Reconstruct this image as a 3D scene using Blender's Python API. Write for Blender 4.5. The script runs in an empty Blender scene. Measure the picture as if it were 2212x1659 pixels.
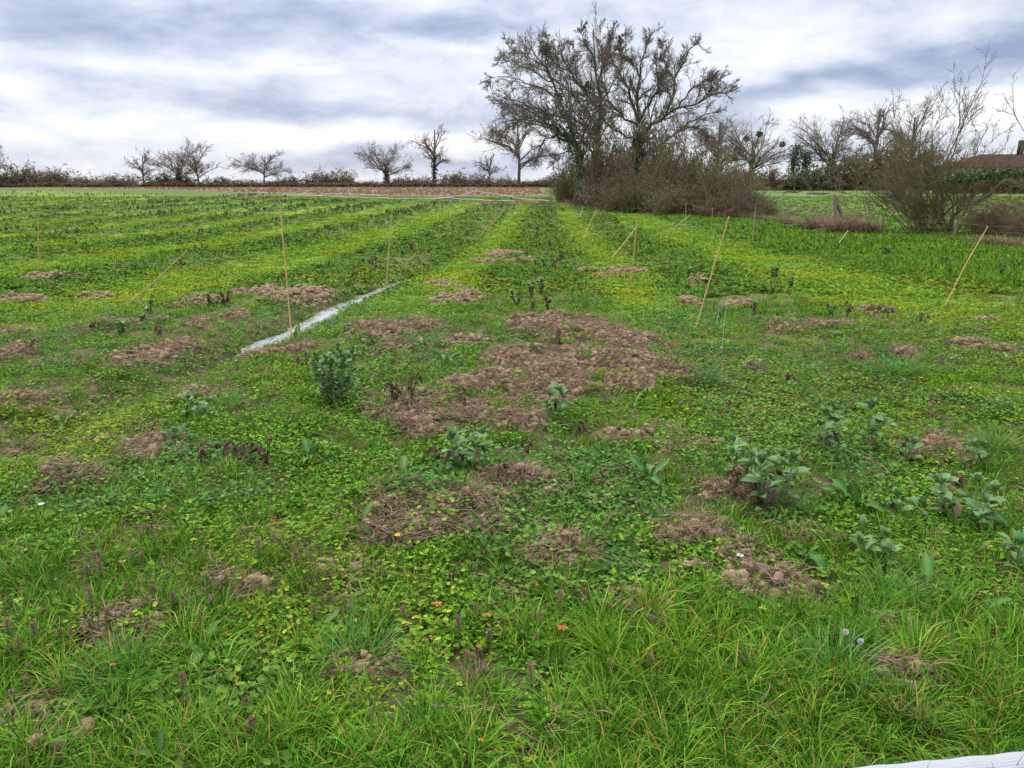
import bpy, math, random
import numpy as np
from mathutils import Vector, Matrix
RG = np.random.default_rng(7)
random.seed(7)
S = bpy.context.scene
C = S.collection
rad = math.radians

# ------------------------------------------------------------------ camera
F = 1609.0; EYE = 1.55; PITCH = math.atan(449.5 / F)      # photo measured at 2212 x 1659
cam_d = bpy.data.cameras.new('camera'); cam = bpy.data.objects.new('camera', cam_d); C.objects.link(cam)
cam.location = (0, 0, EYE); cam.rotation_euler = (math.pi / 2 - PITCH, 0, 0)
cam_d.sensor_width = 36; cam_d.lens = F / 2212 * 36; cam_d.clip_start = 0.05; cam_d.clip_end = 6000
S.camera = cam

# ------------------------------------------------------------------ world: cloudy sky
SUN_EL, SUN_AZ = 48.0, -25.0       # azimuth from +Y towards +X
W = bpy.data.worlds.new('World'); S.world = W; W.use_nodes = True
nt = W.node_tree; nt.nodes.clear()
def N(tree, typ, **kw):
    n = tree.nodes.new(typ)
    for k, v in kw.items(): setattr(n, k, v)
    return n
def M(tree, op, a, b=None, c=None, clamp=False):
    n = tree.nodes.new('ShaderNodeMath'); n.operation = op; n.use_clamp = clamp
    for i, s in enumerate((a, b, c)):
        if s is None: continue
        if isinstance(s, (int, float)): n.inputs[i].default_value = s
        else: tree.links.new(s, n.inputs[i])
    return n.outputs[0]
def MIX(tree, f, a, b, blend='MIX'):
    n = tree.nodes.new('ShaderNodeMix'); n.data_type = 'RGBA'; n.blend_type = blend; n.clamp_factor = True
    for s, i in ((f, n.inputs[0]), (a, n.inputs[6]), (b, n.inputs[7])):
        if isinstance(s, (int, float)): i.default_value = s
        elif isinstance(s, (tuple, list)): i.default_value = tuple(s) + (1,) if len(s) == 3 else s
        else: tree.links.new(s, i)
    return n.outputs[2]
tc = N(nt, 'ShaderNodeTexCoord'); sp = N(nt, 'ShaderNodeSeparateXYZ'); nt.links.new(tc.outputs['Generated'], sp.inputs[0])
dx, dy, dz = sp.outputs
zc_ = M(nt, 'MAXIMUM', dz, 0.0)
den = M(nt, 'ADD', zc_, 0.15)
px = M(nt, 'DIVIDE', dx, den); py = M(nt, 'DIVIDE', dy, den)
cb = N(nt, 'ShaderNodeCombineXYZ'); nt.links.new(px, cb.inputs[0]); nt.links.new(py, cb.inputs[1])
mp = N(nt, 'ShaderNodeMapping'); mp.inputs['Scale'].default_value = (0.8, 1.05, 1); mp.inputs['Location'].default_value = (1.7, 5.3, 0)
nt.links.new(cb.outputs[0], mp.inputs[0])
def noise(tree, vec, scale, detail, rough=0.5, dist=0.0):
    n = N(tree, 'ShaderNodeTexNoise'); n.inputs['Scale'].default_value = scale; n.inputs['Detail'].default_value = detail
    n.inputs['Roughness'].default_value = rough; n.inputs['Distortion'].default_value = dist
    if vec is not None: tree.links.new(vec, n.inputs['Vector'])
    return n.outputs[0]
n1 = noise(nt, mp.outputs[0], 1.0, 6, 0.5, 0.1)
n2 = noise(nt, mp.outputs[0], 3.4, 5, 0.5, 0.1)
az = M(nt, 'MULTIPLY', M(nt, 'ARCTAN2', dx, dy), 57.2958)
el = M(nt, 'MULTIPLY', M(nt, 'ARCSINE', dz), 57.2958)
# distort the azimuth / elevation so that the big cloud masses have ragged edges
cv = N(nt, 'ShaderNodeCombineXYZ'); nt.links.new(M(nt, 'MULTIPLY', az, .085), cv.inputs[0]); nt.links.new(M(nt, 'MULTIPLY', el, .23), cv.inputs[1])
nw = noise(nt, cv.outputs[0], 1.3, 6, 0.6)
cv2 = N(nt, 'ShaderNodeVectorMath', operation='ADD'); nt.links.new(cv.outputs[0], cv2.inputs[0]); cv2.inputs[1].default_value = (7.7, 3.1, 0)
nw2 = noise(nt, cv2.outputs[0], 1.3, 5, 0.5)
azw = M(nt, 'ADD', az, M(nt, 'MULTIPLY', M(nt, 'SUBTRACT', nw, 0.5), 16.0))
elw = M(nt, 'ADD', el, M(nt, 'MULTIPLY', M(nt, 'SUBTRACT', nw2, 0.5), 5.0))
def blob(a0, e0, sa, se, amp, tilt=0.0):
    u = M(nt, 'SUBTRACT', azw, a0); v = M(nt, 'SUBTRACT', elw, e0)
    v = M(nt, 'SUBTRACT', v, M(nt, 'MULTIPLY', u, tilt))
    q = M(nt, 'ADD', M(nt, 'POWER', M(nt, 'ABSOLUTE', M(nt, 'DIVIDE', u, sa)), 2.0), M(nt, 'POWER', M(nt, 'ABSOLUTE', M(nt, 'DIVIDE', v, se)), 2.0))
    return M(nt, 'MULTIPLY', M(nt, 'EXPONENT', M(nt, 'MULTIPLY', q, -1.0)), amp)
val = M(nt, 'ADD', M(nt, 'MULTIPLY', M(nt, 'SUBTRACT', n1, 0.5), .25), M(nt, 'MULTIPLY', M(nt, 'SUBTRACT', n2, 0.5), 0.10))
n3 = noise(nt, cv.outputs[0], 1.7, 9, .60, .25)
val = M(nt, 'ADD', val, M(nt, 'MULTIPLY', M(nt, 'SUBTRACT', n3, .5), 1.3))
val = M(nt, 'ADD', val, 0.37)
# (azimuth, elevation, half widths, amount): positive = darker, bluer cloud; negative = bright cloud
for b in ((-20, 9.6, 20, 2.0, .42), (-22, 5.0, 18, 1.3, .33, -.03), (-3, 10.5, 9, 1.2, .25), (-5, 4.6, 9, .8, .25), (28, 6.7, 15, 1.3, .62, .17), (13, 8.5, 10, 1.2, .12),
          (35, 12, 14, 3, .1), (-31, 4.9, 6, .7, -.35), (-4, 8.9, 8, .8, -.32), (14, 8.3, 7, 1.0, -.34), (30, 4.2, 14, 1.1, -.30), (-2, 2.2, 10, .9, -.22),
          (-18, 3.0, 16, .7, -.26), (-10, 1.0, 7, .8, .30), (0.5, .6, 3.5, .7, .45), (20, 1.0, 12, .8, .22), (-28, 1.2, 14, .7, .10), (-20, 7.0, 20, .7, -.16)):
    val = M(nt, 'ADD', val, blob(*b))
cr = N(nt, 'ShaderNodeValToRGB'); nt.links.new(val, cr.inputs[0])
E_ = cr.color_ramp.elements
def lin(r, g, b): return tuple(((c / 255 + .055) / 1.055) ** 2.4 if c > 10 else c / 3294 for c in (r, g, b)) + (1,)
E_[0].position = 0.0; E_[0].color = lin(252, 252, 254)
E_[1].position = 1.0; E_[1].color = lin(146, 159, 195)
for p_, c_ in ((.2, (241, 242, 250)), (.34, (228, 231, 242)), (.48, (214, 220, 235)), (.62, (196, 204, 225)), (.82, (170, 181, 208))):
    e = E_.new(p_); e.color = lin(*c_)
sky = N(nt, 'ShaderNodeTexSky', sky_type='NISHITA', sun_disc=False, sun_elevation=rad(SUN_EL), sun_rotation=rad(SUN_AZ))
# cloud decks are brighter towards the zenith, as overcast skies are
zen = M(nt, 'ADD', 1.0, M(nt, 'MULTIPLY', M(nt, 'SMOOTH_MAX', M(nt, 'SUBTRACT', dz, 0.22), 0.0, 0.1), 1.9))
cl = N(nt, 'ShaderNodeVectorMath', operation='SCALE'); nt.links.new(cr.outputs[0], cl.inputs[0]); nt.links.new(M(nt, 'MULTIPLY', zen, 10.0), cl.inputs['Scale'])
mixs = MIX(nt, 0.12, cl.outputs[0], sky.outputs[0])
bg = N(nt, 'ShaderNodeBackground'); bg.inputs['Strength'].default_value = 0.1
nt.links.new(mixs, bg.inputs[0]); wo = N(nt, 'ShaderNodeOutputWorld'); nt.links.new(bg.outputs[0], wo.inputs[0])
W.cycles.sampling_method = 'MANUAL'; W.cycles.sample_map_resolution = 512

sd = bpy.data.lights.new('sun', 'SUN'); sun = bpy.data.objects.new('sun', sd); C.objects.link(sun)
sd.energy = 2.1; sd.angle = rad(12); sd.color = (1, .92, .8)
sdir = Vector((math.sin(rad(SUN_AZ)) * math.cos(rad(SUN_EL)), math.cos(rad(SUN_AZ)) * math.cos(rad(SUN_EL)), math.sin(rad(SUN_EL))))
sun.rotation_euler = sdir.to_track_quat('Z', 'Y').to_euler(); sun.location = (0, 0, 30)
S.view_settings.view_transform = 'Standard'; S.view_settings.look = 'None'; S.view_settings.exposure = 0.22; S.view_settings.gamma = 1
S.view_settings.use_curve_mapping = False
S.cycles.max_bounces = 6; S.cycles.diffuse_bounces = 3; S.cycles.glossy_bounces = 2; S.cycles.transmission_bounces = 3; S.cycles.transparent_max_bounces = 4

# ------------------------------------------------------------------ numbers: noise, relief, rays
_T = np.random.default_rng(3).random((256, 256))
def vn(x, y):
    xi = np.floor(x).astype(int); yi = np.floor(y).astype(int); fx = x - xi; fy = y - yi
    fx = fx * fx * (3 - 2 * fx); fy = fy * fy * (3 - 2 * fy)
    a = _T[xi & 255, yi & 255]; b = _T[(xi + 1) & 255, yi & 255]; c = _T[xi & 255, (yi + 1) & 255]; d = _T[(xi + 1) & 255, (yi + 1) & 255]
    return (a * (1 - fx) + b * fx) * (1 - fy) + (c * (1 - fx) + d * fx) * fy
def fbm(x, y, f=1.0, o=4, g=0.5):
    s = 0; a = 1; t = 0
    for i in range(o):
        s = s + a * vn(x * f + 17.3 * i, y * f + 9.1 * i); t += a; a *= g; f *= 2.03
    return s / t
_D = [-400, 0, 5, 8, 14, 25, 35, 60, 80, 140, 155, 220, 500, 3000]; _Z = [0, 0, 0, -.05, -.28, -.6, -.75, -.7, -.6, -.35, -.38, -2.6, -12, -60]
def zmac(y): return np.interp(y, _D, _Z)
TAN = math.tan(rad(2.5))
def ray(u, v):
    x = (u - 1106) / F; y = -(v - 829.5) / F
    return np.array([x, math.cos(PITCH) + y * math.sin(PITCH), -math.sin(PITCH) + y * math.cos(PITCH)])
_dd = np.concatenate([np.linspace(.6, 60, 12000), np.linspace(60, 400, 8000)])
def at(u, v):                       # ground point seen at a photo position
    r = ray(u, v); h = EYE + r[2] / r[1] * _dd - zmac(_dd); i = int(np.argmax(h < 0)) if (h < 0).any() else len(_dd) - 1
    return np.array([r[0] / r[1] * _dd[i], _dd[i]])
def at_y(u, v, y):                  # point of the sight line at depth y
    r = ray(u, v); k = y / r[1]; return np.array([r[0] * k, y, EYE + r[2] * k])
# rill centre line
_w = np.array([at(*p) for p in ((505, 752), (575, 722), (640, 700), (737, 650), (800, 627), (868, 603), (905, 590))])
WY = _w[:, 1]; WX = _w[:, 0]
def wx(y): return np.where(y < WY[0], WX[0] + (y - WY[0]) * .13, np.where(y > WY[-1], WX[-1] + (y - WY[-1]) * TAN, np.interp(y, WY, WX)))
WW = lambda y: 0.165 * np.clip((y - WY[0]) / .8, 0, 1) ** .6 * np.clip((WY[-1] - y) / 1.3, 0, 1) ** .6
# soil patches: photo position, half sizes, mound height
PATCH = [(830, 722, 78, 24, .05), (905, 715, 50, 12, .03), (870, 760, 60, 14, .03), (1215, 728, 105, 26, .07), (1345, 742, 75, 20, .05), (1010, 745, 50, 10, .02), (1120, 790, 70, 24, .05), (1200, 820, 80, 40, .06),
 (1260, 800, 110, 26, .07), (1400, 810, 95, 30, .07), (1310, 845, 90, 22, .05), (1120, 850, 110, 26, .05), (880, 890, 100, 30, .06), (930, 930, 90, 30, .05), (1060, 910, 100, 26, .04), (1120, 930, 60, 16, .03),
 (990, 645, 50, 20, .02), (960, 615, 40, 8, .02), (870, 1108, 85, 34, .085), (985, 1115, 60, 28, .07), (900, 1160, 110, 26, .04), (1020, 1150, 90, 22, .03), (1120, 1045, 70, 22, .07), (1100, 1085, 110, 20, .03), (1400, 950, 110, 22, .02),
 (1480, 975, 70, 16, .02), (430, 858, 48, 17, .03), (310, 778, 58, 20, .02), (395, 752, 50, 10, .02), (420, 658, 60, 10, .06), (560, 640, 50, 6, .05), (640, 650, 60, 18, .06), (500, 690, 36, 6, .03), (440, 714, 30, 6, .05),
 (230, 718, 50, 6, .05), (330, 705, 40, 8, .03), (30, 778, 44, 10, .04), (20, 720, 40, 8, .02), (110, 608, 60, 6, .06), (50, 650, 50, 5, .04), (200, 640, 40, 4, .03), (1355, 590, 55, 5, .07), (1270, 586, 24, 4, .05), (1085, 552, 42, 5, .05), (1090, 566, 70, 3, .03),
 (1510, 609, 20, 5, .05), (1495, 650, 30, 5, .04), (1710, 702, 60, 10, .03), (1800, 705, 50, 7, .02), (1880, 678, 30, 9, .06), (2000, 960, 60, 20, .04), (2060, 990, 50, 14, .02), (1540, 1200, 130, 28, .02), (1500, 1170, 60, 26, .04), (1640, 1275, 80, 34, .03),
 (1470, 1240, 60, 16, .02), (1220, 1215, 75, 24, .04), (1380, 1330, 60, 30, .01), (155, 1045, 62, 20, .05), (320, 975, 58, 24, .03), (280, 1385, 100, 26, .02), (330, 1340, 60, 16, .02), (50, 1570, 60, 24, .0), (150, 1625, 70, 18, .01),
 (800, 1450, 75, 22, .01), (1975, 1395, 50, 34, .01), (1960, 1480, 70, 30, .02), (1990, 1560, 60, 22, .02), (2090, 750, 44, 7, .04), (2150, 762, 40, 6, .03), (1630, 806, 18, 9, .05), (1952, 778, 18, 8, .05), (1850, 768, 24, 6, .03), (2140, 690, 30, 4, .02), (1600, 925, 50, 10, .01),
 (60, 880, 60, 12, .01), (30, 960, 50, 14, .02), (560, 760, 60, 10, .03), (640, 755, 40, 10, .03), (1000, 855, 60, 20, .03), (1190, 870, 60, 16, .03), (1590, 655, 40, 5, .02), (1310, 600, 40, 3, .02), (700, 1230, 70, 12, .0), (1750, 1160, 60, 16, .0), (1580, 1080, 50, 24, .02),
 (1240, 437, 90, 4, .0), (1120, 437, 90, 3, .0), (520, 1265, 60, 14, .01), (350, 1660, 120, 16, .01)]
PT = []
for (u, v, a, b, h) in PATCH:
    c = at(u, v); p = at(u + a, v); q0 = at(u, v - b); q1 = at(u, min(v + b, 1720))
    PT.append((c[0], (q0[1] + q1[1]) / 2, abs(p[0] - c[0]), abs(q0[1] - q1[1]) / 2, h))
def soil_fields(x, y):
    m = np.zeros(np.shape(x)); hh = np.zeros(np.shape(x))
    wob = fbm(x, y, 3.6, 4, .6) - .5; wob2 = fbm(x + 40, y + 11, 9.0, 2) - .5
    br = smooth(.36, .46, fbm(x + 3, y + 8, 5.5, 3, .6))
    for (cx, cy, ax, ay, h) in PT:
        sel = (np.abs(x - cx) < ax * 1.9 + .1) & (np.abs(y - cy) < ay * 1.9 + .1)
        if not sel.any(): continue
        q = ((x[sel] - cx) / (ax + .02)) ** 2 + ((y[sel] - cy) / (ay + .02)) ** 2
        q = np.sqrt(q) + wob[sel] * 1.5 + wob2[sel] * .9
        k = np.clip((1.12 - q) / .35, 0, 1)
        m[sel] = np.maximum(m[sel], k * (.12 + .88 * br[sel])); hh[sel] = np.maximum(hh[sel], h * np.clip((1.15 - q) / .8, 0, 1) ** .8)
    return m, hh
def tcoord(x, y): return x - y * TAN
def relief(x, y, fine=True):
    x = np.asarray(x, float); y = np.asarray(y, float)
    t = tcoord(x, y); z = zmac(y)
    fld = np.clip((y + 1) / 2, 0, 1) * np.clip((66 - y) / 4, 0, 1) * (t < 9)
    near = np.clip((y - 1.5) / 4, 0, 1)
    xf = x - wx(y)
    z = z - fld * near * .11 * np.exp(-(xf / .3) ** 2)
    z = z - fld * near * .07 * np.exp(-((t - 2.3) / .35) ** 2) + fld * near * .04 * np.exp(-((t) / 1.2) ** 2)
    k = np.where(t < -3, np.cos((t + 4.0) / 4.8 * 2 * np.pi), 0) * .045 + np.where((t > 3), np.cos((t - 3.3) / 4.6 * 2 * np.pi), 0) * .03
    z = z + k * fld
    z = z + (fbm(x, y, .25, 2) - .5) * .10 * np.clip((y - 4) / 10, 0, 1) + (fbm(x, y, 1.7, 3) - .5) * .05
    if fine:
        m, h = soil_fields(x, y)
        cl = np.abs(fbm(x, y, 11, 3, .6) - .5) * 2; cl2 = fbm(x + 5, y, 24, 2, .6)
        ok = 1 - np.exp(-(xf / .22) ** 2) * (y > WY[0] - .2) * (y < WY[-1])
        z = z + (h * (.2 + 2.3 * np.clip(fbm(x, y, 5.5, 4, .65) - .12, 0, 1)) + m * (.075 * (.4 - cl) + .04 * (cl2 - .5))) * ok
    return z

# ------------------------------------------------------------------ mesh helpers
def mesh_np(name, V, Q=None, T=None, attrs=None, smooth=False):
    V = np.asarray(V, dtype=np.float32).reshape(-1, 3)
    me = bpy.data.meshes.new(name); me.vertices.add(len(V)); me.vertices.foreach_set('co', V.ravel())
    ls = []; ln = []
    if Q is not None and len(Q): ls.append(np.asarray(Q).reshape(-1)); ln.append(np.full(len(Q), 4))
    if T is not None and len(T): ls.append(np.asarray(T).reshape(-1)); ln.append(np.full(len(T), 3))
    L = np.concatenate(ls).astype(np.int32); n = np.concatenate(ln).astype(np.int32); st = np.concatenate([[0], np.cumsum(n)[:-1]]).astype(np.int32)
    me.loops.add(len(L)); me.loops.foreach_set('vertex_index', L)
    me.polygons.add(len(n)); me.polygons.foreach_set('loop_start', st); me.polygons.foreach_set('loop_total', n)
    if smooth: me.polygons.foreach_set('use_smooth', np.ones(len(n), bool))
    for k, a in (attrs or {}).items():
        a = np.asarray(a, dtype=np.float32)
        if a.ndim == 1: at_ = me.attributes.new(k, 'FLOAT', 'POINT'); at_.data.foreach_set('value', a)
        else: at_ = me.attributes.new(k, 'FLOAT_COLOR', 'POINT'); at_.data.foreach_set('color', np.c_[a, np.ones(len(a))].astype(np.float32).ravel())
    me.update(calc_edges=True); return me
def link(name, me, mat=None, parent=None, loc=None, rot=None, scale=None):
    if mat is not None and len(me.materials) == 0: me.materials.append(mat)
    o = bpy.data.objects.new(name, me); C.objects.link(o)
    if parent is not None: o.parent = parent
    if loc is not None: o.location = [float(c) for c in loc]
    if rot is not None: o.rotation_euler = rot
    if scale is not None: o.scale = (scale,) * 3 if isinstance(scale, (int, float)) else scale
    return o
def tag(o, label=None, cat=None, group=None, kind=None):
    if label: o['label'] = label
    if cat: o['category'] = cat
    if group: o['group'] = group
    if kind: o['kind'] = kind
    return o
def thing(name, loc, label, cat, group=None, rz=0.0):
    o = bpy.data.objects.new(name, None); C.objects.link(o); o.location = [float(c) for c in loc]; o.rotation_euler = (0, 0, rz); o.empty_display_size = .2
    return tag(o, label, cat, group)
def unit(v): return v / (np.linalg.norm(v, axis=-1, keepdims=True) + 1e-9)

class MB:                                           # joins pieces of ONE part
    def __init__(s): s.V = []; s.Q = []; s.T = []; s.B = []; s.n = 0
    def add(s, V, Q=None, T=None, b=None):
        V = np.asarray(V, float).reshape(-1, 3)
        if Q is not None and len(Q): s.Q.append(np.asarray(Q) + s.n)
        if T is not None and len(T): s.T.append(np.asarray(T) + s.n)
        s.V.append(V); s.B.append(np.full(len(V), RG.random() if b is None else b) if np.ndim(b) == 0 else np.asarray(b)); s.n += len(V)
    def mesh(s, name, smooth=False):
        return mesh_np(name, np.concatenate(s.V), np.concatenate(s.Q) if s.Q else None, np.concatenate(s.T) if s.T else None, {'bl': np.concatenate(s.B)}, smooth)
def tubes(mb, P, R, k=4, b=None):
    """P (M,N,3) paths, R (M,N) radii"""
    P = np.asarray(P, float); R = np.asarray(R, float)
    if P.ndim == 2: P = P[None]; R = R[None]
    Mn, Nn, _ = P.shape
    if Mn == 0: return
    tg = np.empty_like(P); tg[:, 1:-1] = P[:, 2:] - P[:, :-2]; tg[:, 0] = P[:, 1] - P[:, 0]; tg[:, -1] = P[:, -1] - P[:, -2]; tg = unit(tg)
    ref = np.where(np.abs(tg[:, :1, 2:3]) > .9, np.array([1., 0, 0]), np.array([0, 0, 1.])); ref = np.broadcast_to(ref, P.shape)
    a = unit(np.cross(tg, ref)); c = np.cross(tg, a)
    th = np.arange(k) * 2 * np.pi / k
    V = P[:, :, None] + R[:, :, None, None] * (np.cos(th)[None, None, :, None] * a[:, :, None] + np.sin(th)[None, None, :, None] * c[:, :, None])
    i = np.arange(Mn)[:, None, None] * Nn * k + np.arange(Nn - 1)[None, :, None] * k; j = np.arange(k)[None, None]; j2 = (j + 1) % k
    Q = np.stack([i + j, i + j2, i + k + j2, i + k + j], -1).reshape(-1, 4)
    bb = np.repeat(RG.random(Mn) if b is None else np.full(Mn, b), Nn * k)
    mb.add(V.reshape(-1, 3), Q=Q, b=bb)
def resample(p, n):
    p = np.asarray(p, float); d = np.r_[0, np.cumsum(np.linalg.norm(np.diff(p, axis=0), axis=1))]; t = np.linspace(0, d[-1], n)
    return np.stack([np.interp(t, d, p[:, i]) for i in range(3)], 1)
def sprout(P, R, n, ratio, ang, npts=5, t0=.25, t1=1.0, trop=.15, wob=.25, rr=.55, rmin=.01, lmin=.1, fade=.55, rng=RG):
    """n side branches on each parent path: vectorised"""
    Mn, Nn, _ = P.shape; idx = np.repeat(np.arange(Mn), n); K = len(idx)
    t = t0 + (t1 - t0) * rng.random(K); f = t * (Nn - 1); i = np.minimum(f.astype(int), Nn - 2); w = (f - i)[:, None]
    s = P[idx, i] * (1 - w) + P[idx, i + 1] * w; d = unit(P[idx, i + 1] - P[idx, i]); r = R[idx, i] * (1 - w[:, 0]) + R[idx, i + 1] * w[:, 0]
    L = np.linalg.norm(np.diff(P, axis=1), axis=2).sum(1)[idx] * ratio * (1 - fade * t) * rng.uniform(.6, 1.35, K); L = np.maximum(L, lmin)
    pr = rng.normal(size=(K, 3)); pr = unit(pr - (pr * d).sum(1, keepdims=True) * d)
    A = rng.normal(ang, .2, K)[:, None]; D = unit(d * np.cos(A) + pr * np.sin(A) + np.array([0, 0, trop]))
    out = np.empty((K, npts, 3)); out[:, 0] = s; st = (L / (npts - 1))[:, None]
    for j in range(1, npts):
        D = unit(D + rng.normal(size=(K, 3)) * wob + np.array([0, 0, trop * .5])); out[:, j] = out[:, j - 1] + D * st
    r0 = np.maximum(r * rr, rmin); RR = r0[:, None] * np.linspace(1, .35, npts)[None]; RR = np.maximum(RR, rmin * .6)
    return out, RR

# ------------------------------------------------------------------ materials
def mat_base(name):
    m = bpy.data.materials.new(name); m.use_nodes = True; t = m.node_tree; t.nodes.clear(); return m, t
def attr(t, name, typ='GEOMETRY'):
    a = N(t, 'ShaderNodeAttribute'); a.attribute_name = name; a.attribute_type = typ; return a
def finish(t, col, rough=.6, spec=.3, trans=0.0, bump=None, bstr=.3, bdist=.01, tcol=None):
    p = N(t, 'ShaderNodeBsdfPrincipled'); p.inputs['Specular IOR Level'].default_value = spec
    if isinstance(rough, (int, float)): p.inputs['Roughness'].default_value = rough
    else: t.links.new(rough, p.inputs['Roughness'])
    if isinstance(col, tuple): p.inputs['Base Color'].default_value = col if len(col) == 4 else col + (1,)
    else: t.links.new(col, p.inputs['Base Color'])
    if bump is not None:
        b = N(t, 'ShaderNodeBump'); b.inputs['Strength'].default_value = bstr; b.inputs['Distance'].default_value = bdist; t.links.new(bump, b.inputs['Height']); t.links.new(b.outputs[0], p.inputs['Normal'])
    out = N(t, 'ShaderNodeOutputMaterial')
    if trans > 0:
        tr = N(t, 'ShaderNodeBsdfTranslucent'); mx = N(t, 'ShaderNodeMixShader'); mx.inputs[0].default_value = trans
        t.links.new(tcol if tcol is not None else col, tr.inputs[0]); t.links.new(p.outputs[0], mx.inputs[1]); t.links.new(tr.outputs[0], mx.inputs[2]); t.links.new(mx.outputs[0], out.inputs[0])
    else: t.links.new(p.outputs[0], out.inputs[0])
def leafmat(name, stops, rough=.55, spec=.3, trans=.35, inst=True, posvar=.25):
    """stops: ramp over the per-leaf random number 'bl'"""
    m, t = mat_base(name)
    a = attr(t, 'bl'); r = N(t, 'ShaderNodeValToRGB'); t.links.new(a.outputs['Fac'], r.inputs[0]); r.color_ramp.interpolation = 'LINEAR'
    el = r.color_ramp.elements; el[0].position = stops[0][0]; el[0].color = stops[0][1] + (1,); el[1].position = stops[-1][0]; el[1].color = stops[-1][1] + (1,)
    for p_, c_ in stops[1:-1]: e = el.new(p_); e.color = c_ + (1,)
    col = r.outputs[0]
    oi = N(t, 'ShaderNodeObjectInfo')
    hs = N(t, 'ShaderNodeHueSaturation'); t.links.new(col, hs.inputs['Color'])
    t.links.new(M(t, 'ADD', M(t, 'MULTIPLY', oi.outputs['Random'], posvar), 1 - .5 * posvar), hs.inputs['Value'])
    t.links.new(M(t, 'ADD', M(t, 'MULTIPLY', M(t, 'FRACT', M(t, 'MULTIPLY', oi.outputs['Random'], 7.31)), .035), .4825), hs.inputs['Hue'])
    col = hs.outputs[0]
    if inst:
        ti = attr(t, 'tint', 'INSTANCER'); col = MIX(t, 1.0, col, ti.outputs['Color'], 'MULTIPLY')
    finish(t, col, rough, spec, trans, tcol=col); return m
def barkmat(name, c1, c2, scale=6.0, moss=None, mossamt=.0):
    m, t = mat_base(name); tx = N(t, 'ShaderNodeTexCoord'); n = noise(t, tx.outputs['Object'], scale, 5, .65)
    a = attr(t, 'bl'); f = M(t, 'ADD', M(t, 'MULTIPLY', n, .7), M(t, 'MULTIPLY', a.outputs['Fac'], .4), clamp=True)
    col = MIX(t, f, c1, c2)
    if moss:
        n3 = noise(t, tx.outputs['Object'], .8, 3, .6); col = MIX(t, M(t, 'MULTIPLY', M(t, 'GREATER_THAN', n3, .5), mossamt), col, moss)
    finish(t, col, .85, .15, 0, n, .5, .02); return m
MT = {}
MT['grass'] = leafmat('grass_blade', [(0, (.022, .068, .005)), (.3, (.065, .19, .012)), (.7, (.145, .33, .022)), (.9, (.27, .42, .05)), (.96, (.42, .34, .10)), (1, (.46, .27, .08))], .65, .07, .2)
MT['leaf'] = leafmat('weed_leaf', [(0, (.028, .085, .007)), (.35, (.09, .22, .014)), (.75, (.175, .345, .03)), (.95, (.23, .40, .05)), (1, (.31, .36, .06))], .65, .07, .2)
MT['moss'] = leafmat('moss_leaf', [(0, (.13, .225, .025)), (.5, (.19, .32, .032)), (.92, (.25, .39, .045)), (1, (.32, .32, .05))], .8, .04, .25)
MT['gera'] = leafmat('cranesbill_leaf', [(0, (.05, .13, .03)), (.6, (.12, .26, .055)), (1, (.20, .36, .07))], .7, .06, .2)
MT['straw'] = leafmat('dry_grass_blade', [(0, (.22, .13, .08)), (.6, (.36, .24, .15)), (1, (.50, .38, .25))], .8, .1, .2)
MT['straw1'] = leafmat('tussock_blade', [(0, (.15, .10, .06)), (.6, (.27, .19, .12)), (1, (.42, .32, .21))], .8, .1, .2, inst=False)
MT['grass1'] = leafmat('tussock_green', [(0, (.05, .15, .02)), (.4, (.10, .26, .03)), (.85, (.17, .36, .05)), (.95, (.42, .34, .10)), (1, (.50, .26, .06))], .5, .35, .35, inst=False)
MT['bean'] = leafmat('bean_leaf', [(0, (.075, .165, .05)), (.6, (.14, .26, .085)), (1, (.24, .37, .14))], .55, .25, .15, inst=False, posvar=.45)
MT['rowbean'] = leafmat('row_bean_leaf', [(0, (.07, .13, .035)), (.6, (.11, .21, .045)), (1, (.17, .28, .065))], .55, .3, .2, inst=False)
MT['beanstem'] = leafmat('bean_stem', [(0, (.10, .19, .05)), (1, (.20, .30, .09))], .5, .3, 0, inst=False)
MT['dock'] = leafmat('dock_leaf', [(0, (.035, .10, .025)), (.6, (.075, .19, .04)), (1, (.15, .25, .07))], .65, .1, .15, inst=False, posvar=.35)
MT['dark'] = leafmat('withered_leaf', [(0, (.055, .036, .024)), (.6, (.115, .075, .048)), (1, (.21, .145, .085))], .8, .15, .05, inst=False, posvar=.3)
MT['nettle'] = leafmat('dead_nettle_leaf', [(0, (.17, .085, .06)), (.35, (.19, .15, .07)), (1, (.17, .27, .07))], .6, .2, .25, inst=False, posvar=.3)
MT['pink'] = leafmat('pink_petal', [(0, (.55, .33, .60)), (1, (.72, .55, .78))], .5, .2, .3, inst=False)
MT['orange'] = leafmat('orange_leaf', [(0, (.38, .11, .03)), (.6, (.48, .20, .04)), (1, (.55, .36, .08))], .6, .2, .2, inst=False, posvar=.4)
MT['white'] = leafmat('white_petal', [(0, (.75, .76, .74)), (1, (.85, .85, .83))], .6, .2, .2, inst=False)
MT['yellow'] = leafmat('yellow_petal', [(0, (.75, .52, .02)), (1, (.82, .66, .05))], .6, .2, .2, inst=False)
MT['ivy'] = leafmat('ivy_leaf', [(0, (.03, .07, .018)), (.7, (.05, .115, .025)), (1, (.09, .17, .04))], .45, .4, .15, inst=False)
MT['bramble'] = leafmat('bramble_leaf', [(0, (.13, .085, .045)), (.45, (.19, .135, .065)), (.7, (.12, .15, .045)), (1, (.19, .24, .07))], .7, .2, .2, inst=False)
MT['bud'] = leafmat('opening_leaf', [(0, (.13, .18, .05)), (1, (.24, .30, .10))], .6, .2, .25, inst=False)
MT['blossom'] = leafmat('blossom', [(0, (.42, .40, .34)), (1, (.62, .60, .54))], .6, .2, .25, inst=False)
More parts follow.
